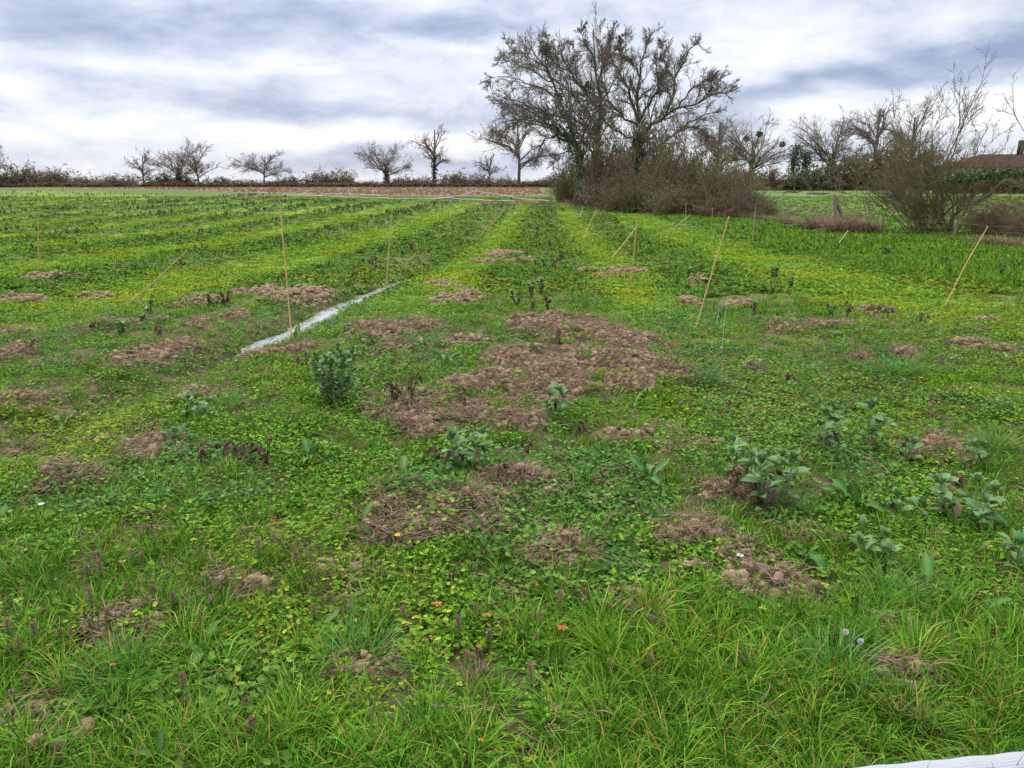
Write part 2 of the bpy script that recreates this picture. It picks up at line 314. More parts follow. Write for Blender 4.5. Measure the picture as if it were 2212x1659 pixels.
MT['bark'] = barkmat('tree_bark', (.06, .05, .04), (.17, .14, .11), 5)
MT['twig'] = barkmat('twig_bark', (.09, .072, .058), (.27, .22, .18), 3)
MT['bark2'] = barkmat('mossy_bark', (.045, .04, .025), (.13, .115, .07), 4, (.06, .085, .025), .6)
MT['thorn'] = barkmat('bramble_stem', (.11, .072, .05), (.30, .21, .145), 3)
MT['shrubbark'] = barkmat('shrub_bark', (.10, .075, .045), (.26, .20, .125), 8, (.15, .16, .06), .5)
MT['wood'] = barkmat('weathered_wood', (.12, .10, .075), (.30, .26, .20), 14, (.20, .21, .10), .4)
MT['bamboo'] = barkmat('bamboo', (.52, .29, .10), (.76, .50, .22), 20)
MT['bamboo2'] = barkmat('old_bamboo', (.34, .27, .13), (.55, .45, .24), 20)
MT['root'] = barkmat('dead_root', (.13, .08, .05), (.38, .27, .18), 20)
def plain(name, col, rough=.5, spec=.4, metal=0):
    m, t = mat_base(name); tx = N(t, 'ShaderNodeTexCoord'); n = noise(t, tx.outputs['Object'], 30, 4, .6)
    c = MIX(t, n, tuple(x * .8 for x in col), tuple(min(1, x * 1.15) for x in col)); finish(t, c, rough, spec, 0, n, .2, .003); return m
MT['wire'] = plain('galvanised_wire', (.16, .15, .14)); MT['hose'] = plain('pale_hose', (.62, .66, .55)); MT['pin'] = plain('glass_fibre', (.50, .55, .50))
MT['wall'] = plain('rendered_wall', (.38, .33, .27), .9, .1); MT['tile'] = barkmat('roof_tile', (.05, .03, .026), (.125, .07, .052), 4); MT['darkwood'] = plain('dark_timber', (.06, .045, .035), .8, .2)

def soilmat():
    m, t = mat_base('field_soil')
    g = N(t, 'ShaderNodeNewGeometry'); P = g.outputs['Position']
    na = noise(t, P, 1.3, 4, .6); nb = noise(t, P, 16, 5, .7); nc = noise(t, P, 90, 4, .7); nd = noise(t, P, 5, 4, .6)
    soil = MIX(t, M(t, 'MULTIPLY', M(t, 'SUBTRACT', nb, .25), 2.0, clamp=True), (.045, .030, .019), (.28, .185, .105)); soil = MIX(t, M(t, 'MULTIPLY', nc, .4), soil, (.40, .29, .175))
    wet = attr(t, 'wet'); soil = MIX(t, wet.outputs['Fac'], soil, (.045, .032, .022))
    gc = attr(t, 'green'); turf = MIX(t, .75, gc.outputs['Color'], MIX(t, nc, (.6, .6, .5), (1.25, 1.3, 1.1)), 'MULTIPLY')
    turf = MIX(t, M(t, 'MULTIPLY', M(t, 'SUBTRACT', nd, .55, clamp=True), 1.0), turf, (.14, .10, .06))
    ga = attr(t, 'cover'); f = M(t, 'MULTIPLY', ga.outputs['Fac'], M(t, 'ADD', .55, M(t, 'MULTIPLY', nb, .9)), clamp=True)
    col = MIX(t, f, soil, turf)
    finish(t, col, .92, .15, 0, M(t, 'ADD', nb, M(t, 'MULTIPLY', nc, .5)), .9, .03); return m
MT['soil'] = soilmat()
m_, t_ = mat_base('clod_soil'); tx = N(t_, 'ShaderNodeNewGeometry'); n_ = noise(t_, tx.outputs['Position'], 40, 5, .7); oi = N(t_, 'ShaderNodeObjectInfo')
c_ = MIX(t_, n_, (.11, .072, .042), (.40, .285, .175)); c_ = MIX(t_, M(t_, 'MULTIPLY', oi.outputs['Random'], .55), c_, (.44, .32, .20)); finish(t_, c_, .95, .1, 0, n_, 1, .01); MT['clod'] = m_

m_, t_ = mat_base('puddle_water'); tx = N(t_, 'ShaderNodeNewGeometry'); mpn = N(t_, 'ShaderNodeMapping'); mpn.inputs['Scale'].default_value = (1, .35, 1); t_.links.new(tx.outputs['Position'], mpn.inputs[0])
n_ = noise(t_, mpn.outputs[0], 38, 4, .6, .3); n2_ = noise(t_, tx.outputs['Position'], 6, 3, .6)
finish(t_, MIX(t_, M(t_, 'MULTIPLY', M(t_, 'SUBTRACT', n_, .3), 2.2, clamp=True), (.16, .14, .12), (.72, .74, .76)), .12, .9, 0, n_, .35, .004); MT['water'] = m_  # silvery sky reflection painted into the water colour, broken by dark streaks

# ------------------------------------------------------------------ ground cover colours and strips
def strips(x, y):
    """bright mossy lanes (1) / darker crop beds (0) across the rows, plus other zones"""
    t = tcoord(x, y); w = (fbm(x, y, .35, 3) - .5) * .7; tt = t + w
    lane = np.zeros_like(t)
    lane = np.maximum(lane, np.exp(-((tt + 1.75) / .62) ** 4)); lane = np.maximum(lane, np.exp(-((tt - 1.45) / .62) ** 4))
    lane = np.where((tt < -4.4), .5 + .5 * np.tanh(2.6 * np.cos((tt + 6.4) / 4.75 * 2 * np.pi) - .2), lane)
    lane = np.maximum(lane, np.exp(-((tt - 5.2) / 1.35) ** 4))
    lane = np.where(tt > 7, .15, lane)
    return lane, tt
def smooth(a, b, x): k = np.clip((x - a) / (b - a), 0, 1); return k * k * (3 - 2 * k)
HX = lambda y: 10.4 + (y - 30) * .0           # where the paddock fence runs, x at depth y
_fence = np.array([at(u, v) for u, v in ((2230, 530), (1900, 503), (1805, 487), (1700, 474), (1603, 461), (1549, 455))])
def paddock(x, y):
    o = np.argsort(_fence[:, 1]); fx = np.interp(y, _fence[o, 1], _fence[o, 0], left=30 , right=_fence[o, 0][-1])
    return smooth(-1.5, 1.0, x - fx) * (y > 20)
def greens(x, y):
    lane, tt = strips(x, y); n = fbm(x, y, .8, 4); n2 = fbm(x + 31, y, .12, 3)
    bright = np.array([.17, .29, .03]); crop = np.array([.10, .155, .03]); rough = np.array([.075, .17, .03]); pad = np.array([.115, .20, .045]); dry = np.array([.235, .165, .115]); dun = np.array([.21, .15, .10])
    yel = np.array([.24, .30, .03])
    L = lane[..., None]; c = crop * (1 - L) + bright * L
    c = c * (1 - (L * smooth(.5, .68, n)[..., None] * .25)) + yel * (L * smooth(.5, .68, n)[..., None] * .25)
    near = (1 - smooth(5, 9, y))[..., None]; c = c * (1 - near) + np.array([.035, .05, .016]) * near  # nearby ground painted dark, as contact shade in gaps between the weeds
    r = (smooth(6.8, 8.0, tt) * (y > 6))[..., None]; c = c * (1 - r) + rough * r
    p = paddock(x, y)[..., None]; pn = smooth(.48, .62, fbm(x, y * .4 + 7, .25, 3))[..., None] * (y < 90)[..., None]
    c = c * (1 - p) + (pad * (1 - .55 * pn) + dun * .55 * pn) * p
    # field end: track, mown verge, dry grass
    yy = y + (n - .5) * 6
    off = 48 * smooth(8, 75, -x); e = smooth(62, 66, yy - off) * (1 - p[..., 0]); tr = e * (1 - smooth(70, 76, yy)) * smooth(-12, -4, x); vg = e * smooth(70, 76, yy - off)
    vc = np.array([.11, .145, .045]); c = c * (1 - e[..., None]) + crop * e[..., None]
    c = c * (1 - vg[..., None]) + vc * vg[..., None]; c = c * (1 - .8 * tr[..., None]) + np.array([.20, .125, .08]) * .8 * tr[..., None]
    d = smooth(82, 90, yy - off * .85) * (1 - p[..., 0]) * (1 - smooth(1.0, 3, x - y * .02)) ; d = d * (1 - smooth(-30, -75, -(-x) * 1.0) * 0)
    dd = d * (1 - .6 * smooth(60, 90, -x)); c = c * (1 - dd[..., None]) + dry * dd[..., None]
    return c * (.8 + .4 * n2[..., None]), lane, p[..., 0], dd

def build_ground():
    ys = [-400, -150, -50, -15, -5, -2, -.8, 0]; y = .35
    while y < 175: ys.append(y); y += max(.012, min(.0085 * y, .9))
    ys += list(np.geomspace(180, 3000, 24)); ys = np.array(ys)
    s = np.linspace(-1, 1, 320); s = np.sign(s) * np.abs(s) ** 1.25
    xr = 2.2 + np.abs(ys) * .86; X = s[None] * xr[:, None]
    ext = np.array([1.15, 1.5, 2.5, 6]); outer = xr[:, None] * ext[None] + np.array([0.5, 20, 120, 900])[None]
    X = np.concatenate([-outer[:, ::-1], X, outer], 1); Y = np.repeat(ys[:, None], X.shape[1], 1)
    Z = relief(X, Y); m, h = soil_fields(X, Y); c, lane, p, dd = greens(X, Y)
    n = fbm(X, Y, 2.2, 4)
    cover = np.clip(.55 + .45 * smooth(6, 22, Y) + (n - .5) * .8, 0, 1) * (1 - m) 
    t = tcoord(X, Y); xf = X - wx(Y)
    dirt = np.exp(-((xf + .75) / .75) ** 2) * (Y > 4) * (Y < 22) * smooth(.40, .6, n); cover = cover * (1 - .45 * dirt)
    cover = np.clip(cover + .6 * lane * smooth(6, 11, Y) * (1 - m), 0, 1)
    wet = np.exp(-(xf / .33) ** 2) * (Y > WY[0] - .4) * (Y < WY[-1] + .4)
    cover = cover * (1 - wet)
    nr, nc = X.shape; V = np.stack([X, Y, Z], -1).reshape(-1, 3)
    i = np.arange(nr - 1)[:, None] * nc + np.arange(nc - 1)[None]; Q = np.stack([i, i + 1, i + nc + 1, i + nc], -1).reshape(-1, 4)
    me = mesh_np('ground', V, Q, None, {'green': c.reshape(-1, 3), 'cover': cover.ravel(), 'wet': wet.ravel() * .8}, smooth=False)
    me.polygons.foreach_set('use_smooth', np.ones(len(me.polygons), bool))
    tag(link('ground', me, MT['soil']), 'wide field of low beds, bare soil patches and mossy lanes', kind='structure')
build_ground()

# rill of standing water in the furrow
ys = np.linspace(WY[0] - .1, WY[-1], 200); wv = WW(ys) * (.7 + 1.5 * (fbm(ys, ys * 0, 3.1, 4) - .3)); cx = wx(ys) + (fbm(ys, ys * 0 + 4, 1.3, 3) - .5) * .05
zb = np.minimum(relief(cx - .03, ys, False), relief(cx + .03, ys, False)); zb = np.convolve(np.pad(zb, 8, 'edge'), np.ones(17) / 17, 'valid') + .03
V = np.concatenate([np.stack([cx - wv, ys, zb], 1), np.stack([cx, ys, zb + .001], 1), np.stack([cx + wv, ys, zb], 1)]); n = len(ys); i = np.arange(n - 1)
Q = np.concatenate([np.stack([i + n * k, i + n * (k + 1), i + n * (k + 1) + 1, i + n * k + 1], 1) for k in (0, 1)])
tag(link('puddle_water', mesh_np('puddle_water', V, Q, None, {'bl': np.zeros(len(V))}, True), MT['water']), 'long narrow puddle shining in the furrow left of the middle bed', kind='structure')

# ------------------------------------------------------------------ plant pieces for the uncountable cover
def blade(mb, base, az, lean, L, w, curl=1.0, b=None, seg=3):
    d = np.array([math.cos(az), math.sin(az), 0]); side = np.array([-d[1], d[0], 0]); pts = [np.array(base, float)]; a = lean
    for k in range(seg):
        a2 = a + curl * (k + .5) / seg; st = L / seg; pts.append(pts[-1] + st * (d * math.sin(a2) + np.array([0, 0, math.cos(a2)])))
    V = []; ww = [w, w * .95, w * .7, w * .4][:seg] 
    for k in range(seg): V += [pts[k] - side * ww[k] / 2, pts[k] + side * ww[k] / 2]
    V.append(pts[-1]); Q = [[2 * k, 2 * k + 1, 2 * k + 3, 2 * k + 2] for k in range(seg - 1)]; T = [[2 * seg - 2, 2 * seg - 1, 2 * seg]]
    mb.add(V, Q, T, b)
def tuft(name, n, r, L0, L1, w, mat, curl=(.4, 1.5), lean=(.05, .7), yel=.04, seg=3):
    mb = MB()
    for i in range(n):
        a = random.uniform(0, 6.283); q = r * math.sqrt(random.random()); b = random.random() * .92
        if random.random() < yel: b = random.uniform(.94, 1)
        a2 = a + random.gauss(0, .7)
        blade(mb, (q * math.cos(a), q * math.sin(a), -.01), a2, random.uniform(*lean), random.uniform(L0, L1), w * random.uniform(.7, 1.2), random.uniform(*curl), b, seg)
    me = mb.mesh(name); me.materials.append(mat); return me
def leafdisc(mb, c, az, tilt, r, b=None, k=6, elong=1.0, cup=.25, notch=0):
    th = np.arange(k) * 2 * np.pi / k; R = np.full(k, r); 
    if notch: R = R * (1 - .35 * (np.arange(k) % 2))
    X = np.cos(th) * R * elong; Y = np.sin(th) * R; Z = cup * (X ** 2 + Y ** 2) / r * .8
    V = np.concatenate([[[0, 0, 0]], np.stack([X, Y, Z], 1)])
    ca, sa = math.cos(az), math.sin(az); ct, st = math.cos(tilt), math.sin(tilt)
    V = V @ np.array([[ct, 0, -st], [0, 1, 0], [st, 0, ct]]); V = V @ np.array([[ca, sa, 0], [-sa, ca, 0], [0, 0, 1]]); V = V + np.array(c)
    mb.add(V, None, [[0, 1 + i, 1 + (i + 1) % k] for i in range(k)], b)
def mat_of_leaves(name, n, r, hz, lr, mat, tri=False, notch=0, k=5):
    mb = MB()
    for i in range(n):
        a = random.uniform(0, 6.283); q = r * math.sqrt(random.random()); z = hz * random.uniform(.15, 1) * (1 - .4 * (q / r) ** 2); b = random.random()
        s = random.uniform(.6, 1.25) * lr; c = (q * math.cos(a), q * math.sin(a), z)
        if tri:
            a0 = random.uniform(0, 6.28)
            for j in range(3):
                aa = a0 + j * 2.09; leafdisc(mb, (c[0] + math.cos(aa) * s * .8, c[1] + math.sin(aa) * s * .8, z), aa, random.uniform(-.25, .35), s * .8, b, k)
        else: leafdisc(mb, c, random.uniform(0, 6.28), random.uniform(-.7, .7), s, b, k, 1.35, .3, notch)
    me = mb.mesh(name); me.materials.append(mat); return me
def clod(name, s):
    nu, nvv = 12, 8; mb = MB(); P = [[0, 0, 1.0]]; k1 = RG.uniform(0, 50)
    for j in range(1, nvv):
        for i in range(nu):
            a = i * 6.283 / nu; e = math.pi * (.5 - j / nvv * .85); P.append([math.cos(a) * math.cos(e), math.sin(a) * math.cos(e), math.sin(e)])
    P = np.array(P); n = fbm(P[:, 0] + k1 + P[:, 2] * 2.1, P[:, 1] + P[:, 2] * 1.3, 1.6, 3, .6); P *= (.45 + 1.1 * n + RG.uniform(-.11, .11, len(P)))[:, None]; P[:, 2] *= .75; P *= s
    T = [[0, 1 + i, 1 + (i + 1) % nu] for i in range(nu)]; Q = [[1 + j * nu + i, 1 + (j + 1) * nu + i, 1 + (j + 1) * nu + (i + 1) % nu, 1 + j * nu + (i + 1) % nu] for j in range(nvv - 2) for i in range(nu)]
    mb.add(P, Q, T); me = mb.mesh(name); me.materials.append(MT['clod']); return me
def lib(names_meshes, cname):
    col = bpy.data.collections.new(cname)
    for i, me in enumerate(names_meshes):
        o = bpy.data.objects.new('%s_%02d' % (cname, i), me); col.objects.link(o)
    return col
def scatter(name, col, P, rot, scl, idx, tint, label):
    """one object: points carrying instanced clumps"""
    me = bpy.data.meshes.new(name); me.vertices.add(len(P)); me.vertices.foreach_set('co', P.astype(np.float32).ravel())
    a = me.attributes.new('rot', 'FLOAT_VECTOR', 'POINT'); a.data.foreach_set('vector', rot.astype(np.float32).ravel())
    a = me.attributes.new('scl', 'FLOAT_VECTOR', 'POINT'); a.data.foreach_set('vector', scl.astype(np.float32).ravel())
    a = me.attributes.new('idx', 'INT', 'POINT'); a.data.foreach_set('value', idx.astype(np.int32))
    a = me.attributes.new('tint', 'FLOAT_COLOR', 'POINT'); a.data.foreach_set('color', np.c_[tint, np.ones(len(P))].astype(np.float32).ravel())
    o = bpy.data.objects.new(name, me); C.objects.link(o); tag(o, label, kind='stuff')
    g = bpy.data.node_groups.new(name + '_nodes', 'GeometryNodeTree'); g.interface.new_socket('Geometry', in_out='INPUT', socket_type='NodeSocketGeometry'); g.interface.new_socket('Geometry', in_out='OUTPUT', socket_type='NodeSocketGeometry')
    gi = g.nodes.new('NodeGroupInput'); go = g.nodes.new('NodeGroupOutput'); ip = g.nodes.new('GeometryNodeInstanceOnPoints'); ci = g.nodes.new('GeometryNodeCollectionInfo')
    ci.inputs['Collection'].default_value = col; ci.inputs['Separate Children'].default_value = True; ci.inputs['Reset Children'].default_value = True
    def na(nm, ty): n = g.nodes.new('GeometryNodeInputNamedAttribute'); n.data_type = ty; n.inputs['Name'].default_value = nm; return n.outputs['Attribute']
    g.links.new(gi.outputs[0], ip.inputs['Points']); g.links.new(ci.outputs[0], ip.inputs['Instance']); ip.inputs['Pick Instance'].default_value = True
    g.links.new(na('idx', 'INT'), ip.inputs['Instance Index']); g.links.new(na('scl', 'FLOAT_VECTOR'), ip.inputs['Scale'])
    er = g.nodes.new('FunctionNodeEulerToRotation'); g.links.new(na('rot', 'FLOAT_VECTOR'), er.inputs[0]); g.links.new(er.outputs[0], ip.inputs['Rotation'])
    g.links.new(ip.outputs[0], go.inputs[0]); md = o.modifiers.new('scatter', 'NODES'); md.node_group = g
    return o
def wedge(y0, y1, dens, side=.76, pad=.7):
    """random points, dens per m2, in the wedge of ground in view between two depths"""
    A = side * (y1 * y1 - y0 * y0) + 2 * pad * (y1 - y0); n = int(A * dens)
    y = np.sqrt(RG.random(int(n * 1.05)) * (y1 * y1 - y0 * y0) + y0 * y0); x = RG.uniform(-1, 1, len(y)) * (side * y + pad); return x, y
def avoid_water(x, y, m=.02): return ~((np.abs(x - wx(y)) < WW(y) + m) & (y > WY[0] - .1) & (y < WY[-1] + .2))

tufts = [tuft('t', 38, .045, .06, .16, .0036, MT['grass']) for _ in range(4)] + [tuft('t', 26, .05, .06, .12, .0036, MT['grass'], (.3, 1.2)) for _ in range(3)] + [tuft('t', 62, .035, .07, .175, .0038, MT['grass'], (.4, 1.8), (.05, 1.1), .05) for _ in range(3)]
tufts_far = [tuft('t', 16, .09, .05, .13, .012, MT['grass'], (.2, 1.2), (.05, .9), 0, 2) for _ in range(4)]
grass_col = lib(tufts + tufts_far, 'grass_tufts')
mats = [mat_of_leaves('m', 44, .075, .05, .0072, MT['leaf']) for _ in range(4)] + [mat_of_leaves('m', 18, .08, .045, .0068, MT['leaf'], True) for _ in range(3)] + [mat_of_leaves('m', 24, .08, .055, .0095, MT['gera'], False, 1, 10) for _ in range(3)]
mats_far = [mat_of_leaves('m', 22, .13, .05, .022, MT['leaf'], k=4) for _ in range(3)] + [mat_of_leaves('m', 24, .14, .035, .020, MT['moss'], k=4) for _ in range(3)]
leaf_col = lib(mats + mats_far, 'leaf_mats')

def place(kind):
    out = []
    for (y0, y1, dens) in ((1.2, 3.2, 380), (3.2, 6, 290), (6, 10, 170), (10, 16, 80), (16, 28, 30), (28, 46, 10), (46, 82, 4.0)):
        if kind == 'leaf': dens = dens * (.95 if y1 < 4 else 1.35)
        x, y = wedge(y0, y1, dens); m, h = soil_fields(x, y); c, lane, p, dd = greens(x, y)
        patch = fbm(x, y, 1.9, 3); fine_ = fbm(x + 9, y + 3, 5.0, 2); v_ = smooth(1.95, 2.75, y); mid = smooth(4.2, 5.5, y)
        if kind == 'grass':
            pr = (1 - v_) * (.22 + .72 * smooth(.36, .52, patch)) + v_ * (smooth(.40, .60, patch) * .4 + .38); pr = pr * (1 - mid) + mid * (smooth(.42, .66, patch) * .45 + .30 + .25 * (1 - smooth(5, 9, y))) * (1 - lane * (.3 + .55 * smooth(6, 12, y)))
            pr = np.where(tcoord(x, y) > 7, .9, pr); pr = np.where(p > .5, .55, pr)
            pr = pr * (1 - np.where(y < 3.2, .72, .93) * smooth(.3, .7, m))
        else:
            pr = (1 - v_) * (.25 + .5 * (1 - smooth(.36, .5, patch))) + v_ * (1 - smooth(.45, .62, patch)) * .75 + v_ * .25; pr = pr * (1 - mid) + mid * (.52 + .46 * lane)
            pr = np.where((tcoord(x, y) > 7) | (p > .5), .3, pr); pr = pr * (.45 + .55 * smooth(.34, .5, fine_)); pr = pr * (1 - np.where(y < 3.6, .7, .84) * smooth(.3, .8, m))
        xf = x - wx(y); dirt = np.exp(-((xf + .8) / .6) ** 2) * (y > 4) * (y < 22); pr = pr * (1 - .3 * dirt)
        pr = pr * (dd < .5)
        ok = (RG.random(len(x)) < pr) & avoid_water(x, y, -.035)
        out.append(np.stack([x, y], 1)[ok])
    return np.concatenate(out)
def orient(n, tilt=.18): return np.stack([RG.normal(0, tilt, n), RG.normal(0, tilt, n), RG.uniform(0, 6.283, n)], 1)
Pg = place('grass'); x, y = Pg.T; n = len(x); c, lane, p, dd = greens(x, y)
near = y < 9; foot = y < 2.35 + .5 * (fbm(x, y, 1.3, 2) - .5)
idx = np.where(y < 9, np.where(foot & (RG.random(n) < .75), RG.integers(7, 10, n), RG.integers(0, 7, n)), np.where((y < 14) & (RG.random(n) < .5), RG.integers(0, 7, n), RG.integers(10, 14, n)))
s = RG.uniform(.65, 1.2, n) * np.where(y > 20, 1.3, 1.0) * np.where(foot, 1.0, .85) * np.where((y >= 4) & (y < 9), .85, 1) ; s = s * (1 - .42 * lane * smooth(6, 9, y)) * np.where((tcoord(x, y) > 7) & (y > 12), 1.6, 1)
tn = np.ones((n, 3)) * RG.uniform(.75, 1.2, n)[:, None]; yl = smooth(.55, .72, fbm(x + 3, y, .9, 3))[:, None]; tn = tn * (1 - .18 * yl + yl * .18 * np.array([1.9, 1.35, .8]))
cool = smooth(6.5, 8, tcoord(x, y))[:, None] * (y > 8)[:, None]; tn = tn * (1 - cool * np.array([.05, .12, .1])); lw = (lane * smooth(6, 12, y))[:, None]; tn = tn * (1 + lw * np.array([.4, .3, -.05]))
scatter('grass', grass_col, np.stack([x, y, relief(x, y)], 1), orient(n), s[:, None] * np.stack([np.ones(n), np.ones(n), RG.uniform(.8, 1.15, n)], 1), idx, tn, 'fresh green grass tufts growing all over the field')
Pl = place('leaf'); x, y = Pl.T; n = len(x); c, lane, p, dd = greens(x, y)
g_ = fbm(x + 50, y, 1.1, 2); r_ = RG.random(n)
idx = np.where(y < 11, np.where(g_ > .56, RG.integers(7, 10, n), np.where(g_ < .42, RG.integers(4, 7, n), RG.integers(0, 4, n))), RG.integers(10, 13, n))
idx = np.where((y > 7.5) & (RG.random(n) < lane * 1.05 * smooth(6.5, 12, y)), RG.integers(13, 16, n), idx)
s = RG.uniform(.7, 1.3, n) * np.where(y > 20, 1.4, 1) * np.where(y < 11, np.where(idx >= 13, .7, 1.0), 1.0)
tn = np.ones((n, 3)) * RG.uniform(.78, 1.22, n)[:, None]; k = smooth(.5, .7, fbm(x + 77, y, .7, 3))[:, None]; tn = tn * (1 + k * np.array([.35, .05, -.2]))
tn = tn * (1 - (1 - lane)[:, None] * smooth(6, 13, y)[:, None] * np.array([.20, .25, .12]))
scatter('ground_cover', leaf_col, np.stack([x, y, relief(x, y) - .004], 1), orient(n, .12), s[:, None] * np.ones(3), idx, tn, 'low leafy weeds, clover and moss carpeting the beds')
print('grass', len(Pg), 'leaf', len(Pl))

# clods and dead roots on the bare patches
clods = lib([clod('c', 1.0) for _ in range(6)], 'clods')
X = []; 
for (cx, cy, ax, ay, h) in PT:
    n = int(min(3000, 2300 * ax * ay * 3.14 * (2 if cy < 4 else 1 if cy < 9 else .5) * (1.6 if h > .03 else .75))) + 4
    a = RG.uniform(0, 6.283, n); r = np.sqrt(RG.random(n)) * 1.15; X.append(np.stack([cx + ax * r * np.cos(a), cy + ay * r * np.sin(a)], 1))
X = np.concatenate(X); m, h = soil_fields(X[:, 0], X[:, 1]); X = X[(m > .12) & avoid_water(X[:, 0], X[:, 1])]; x, y = X.T; n = len(x)
s = np.minimum(np.exp(RG.normal(-4.62, .58, n)), .027) * np.where(y > 5, 1.15, .9) * np.where(y > 10, 1.3, 1); 
scatter('soil_clods', clods, np.stack([x, y, relief(x, y) + s * .1], 1), RG.uniform(0, 6.28, (n, 3)) * np.array([.1, .1, 1]), s[:, None] * RG.uniform(.7, 1.3, (n, 3)), RG.integers(0, 6, n), np.ones((n, 3)), 'crumbled clods of brown soil on the turned patches')
roots = []
for k in range(5):
    mb = MB()
    for i in range(9):
        a = random.uniform(0, 6.28); p0 = np.array([random.uniform(-.05, .05), random.uniform(-.05, .05), .004]); L = random.uniform(.03, .085); P = [p0]; 
        for j in range(4): a += random.gauss(0, .5); P.append(P[-1] + np.array([math.cos(a), math.sin(a), random.uniform(-.15, .25) if j < 2 else -.1]) * L / 4)
        tubes(mb, np.array(P), np.array([.0022, .002, .0018, .0015, .001]), 3)
    me = mb.mesh('r'); me.materials.append(MT['root']); roots.append(me)
roots = lib(roots, 'dead_roots'); k = (RG.random(n) < .26) & (y < 9); x, y = x[k], y[k]; n = len(x)
scatter('dead_roots', roots, np.stack([x, y, relief(x, y) + .006], 1), orient(n, .3), np.ones((n, 3)) * RG.uniform(.6, 1.3, n)[:, None], RG.integers(0, 5, n), np.ones((n, 3)), 'pale dead roots and stems lying on the turned soil')

x, y = wedge(1.3, 8.5, 26); x, y = x[avoid_water(x, y)], y[avoid_water(x, y)]; n = len(x)
scatter('dead_stems', roots, np.stack([x, y, relief(x, y) + .018], 1), orient(n, .5), np.ones((n, 3)) * RG.uniform(.7, 1.5, n)[:, None], RG.integers(0, 5, n), np.ones((n, 3)), 'bits of dead stem lying among the weeds')
# dry grass beyond the field and tussocks
dry = lib([tuft('d', 22, .14, .15, .38, .016, MT['straw'], (.2, .9), (.0, .5), 0, 2) for _ in range(4)], 'dry_tufts')
n = 9000; y = RG.uniform(86, 136, n); x = RG.uniform(-1, 1, n) * (y * .74); c, lane, p, dd = greens(x, y); k = dd > .45; x, y = x[k], y[k]; n = len(x)
scatter('dry_grass', dry, np.stack([x, y, relief(x, y, False)], 1), orient(n, .1), np.ones((n, 3)) * RG.uniform(.6, 1.25, n)[:, None], RG.integers(0, 4, n), np.ones((n, 3)) * np.array([.82, .74, .72]) * RG.uniform(.8, 1.1, n)[:, None], 'strip of tan dry grass between field and far hedge')

# ------------------------------------------------------------------ trees
def crown_tree(mb_t, mb_w, base, H, spread, style='round', n1=9, n2=8, n3=9, n4=0, trunk=.3, r0=.28, twig=.022, rng=RG):
    """bare tree: trunk mesh mb_t, twigs mesh mb_w; local coordinates"""
    top = H * (.55 if style == 'round' else .8)
    tp = np.array([[0, 0, -.2], [rng.normal(0, .05 * H * .3), 0, H * trunk * .5], [rng.normal(0, .12), rng.normal(0, .1), H * trunk], [rng.normal(0, .3), rng.normal(0, .3), top]])
    T = resample(tp, 8)[None]; R = (r0 * np.linspace(1, .35, 8))[None]; tubes(mb_t, T, R, 7)
    n = n1; a = np.linspace(0, 2 * np.pi, n, endpoint=False) + rng.uniform(0, .6, n); lo = {'round': .35, 'tall': .25, 'wide': .55, 'up': .18}[style]
    t = rng.uniform(trunk / (top / H) * .9, 1, n); f = t * 7; i = np.minimum(f.astype(int), 6); w = (f - i)[:, None]; s0 = T[0][i] * (1 - w) + T[0][i + 1] * w
    out = spread / 2; P = []
    ch = {'round': .60, 'tall': .62, 'wide': .62, 'up': .55}[style] * H; rv = H - ch; el0 = {'round': -.45, 'tall': -.7, 'wide': -.25, 'up': -.1}[style]
    for j in range(n):
        e = math.asin(math.sin(el0) + (1 - math.sin(el0)) * (j * .618 % 1.0)); aa = j * 2.4 + rng.uniform(-.3, .3)
        q = np.array([math.cos(aa) * math.cos(e) * out, math.sin(aa) * math.cos(e) * out, ch + math.sin(e) * rv * .93]) * np.array([1, 1, 1.0]) * rng.uniform(.82, 1.0); q[2] = max(q[2], H * .22)
        f0 = np.clip(.15 + .75 * (q[2] / H) ** 1.3, .15, .85) * rng.uniform(.75, 1.05) * (1 if trunk < .4 else 1); s0 = np.array([np.interp(max(f0, trunk / (top / H) * .8) * 7, np.arange(8), T[0][:, c]) for c in range(3)])
        if s0[2] > q[2] - .1 * H: s0 = np.array([np.interp(np.clip((q[2] - .12 * H) / top, .2, 1) * 7, np.arange(8), T[0][:, c]) for c in range(3)])
        hv = np.array([math.cos(aa), math.sin(aa), 0]) * out
        m1 = s0 * .66 + q * .34 + hv * .06 + np.array([0, 0, .05 * H]) + rng.normal(0, .018 * H, 3); m2 = s0 * .3 + q * .7 + np.array([0, 0, .03 * H]) + rng.normal(0, .018 * H, 3); P.append(resample([s0, m1, m2, q], 7))
    P = np.array(P); R = (r0 * .5) * np.linspace(1, .2, 7)[None] * rng.uniform(.7, 1, n)[:, None]; tubes(mb_t, P, R, 5)
    P2, R2 = sprout(P, R, n2, .46, .68, 5, .12, 1, .05, .14, .6, twig * 1.5, fade=.45, rng=rng); tubes(mb_w, P2, R2, 4)
    P3, R3 = sprout(P2, R2, n3, .5, .72, 4, .1, 1, .05, .18, .6, twig, fade=.4, rng=rng); tubes(mb_w, P3, R3, 3)
    if n4: P4, R4 = sprout(P3, R3, n4, .5, .7, 2, .1, 1, .08, .2, .7, twig * .75, fade=.3, rng=rng); tubes(mb_w, P4, R4, 3)
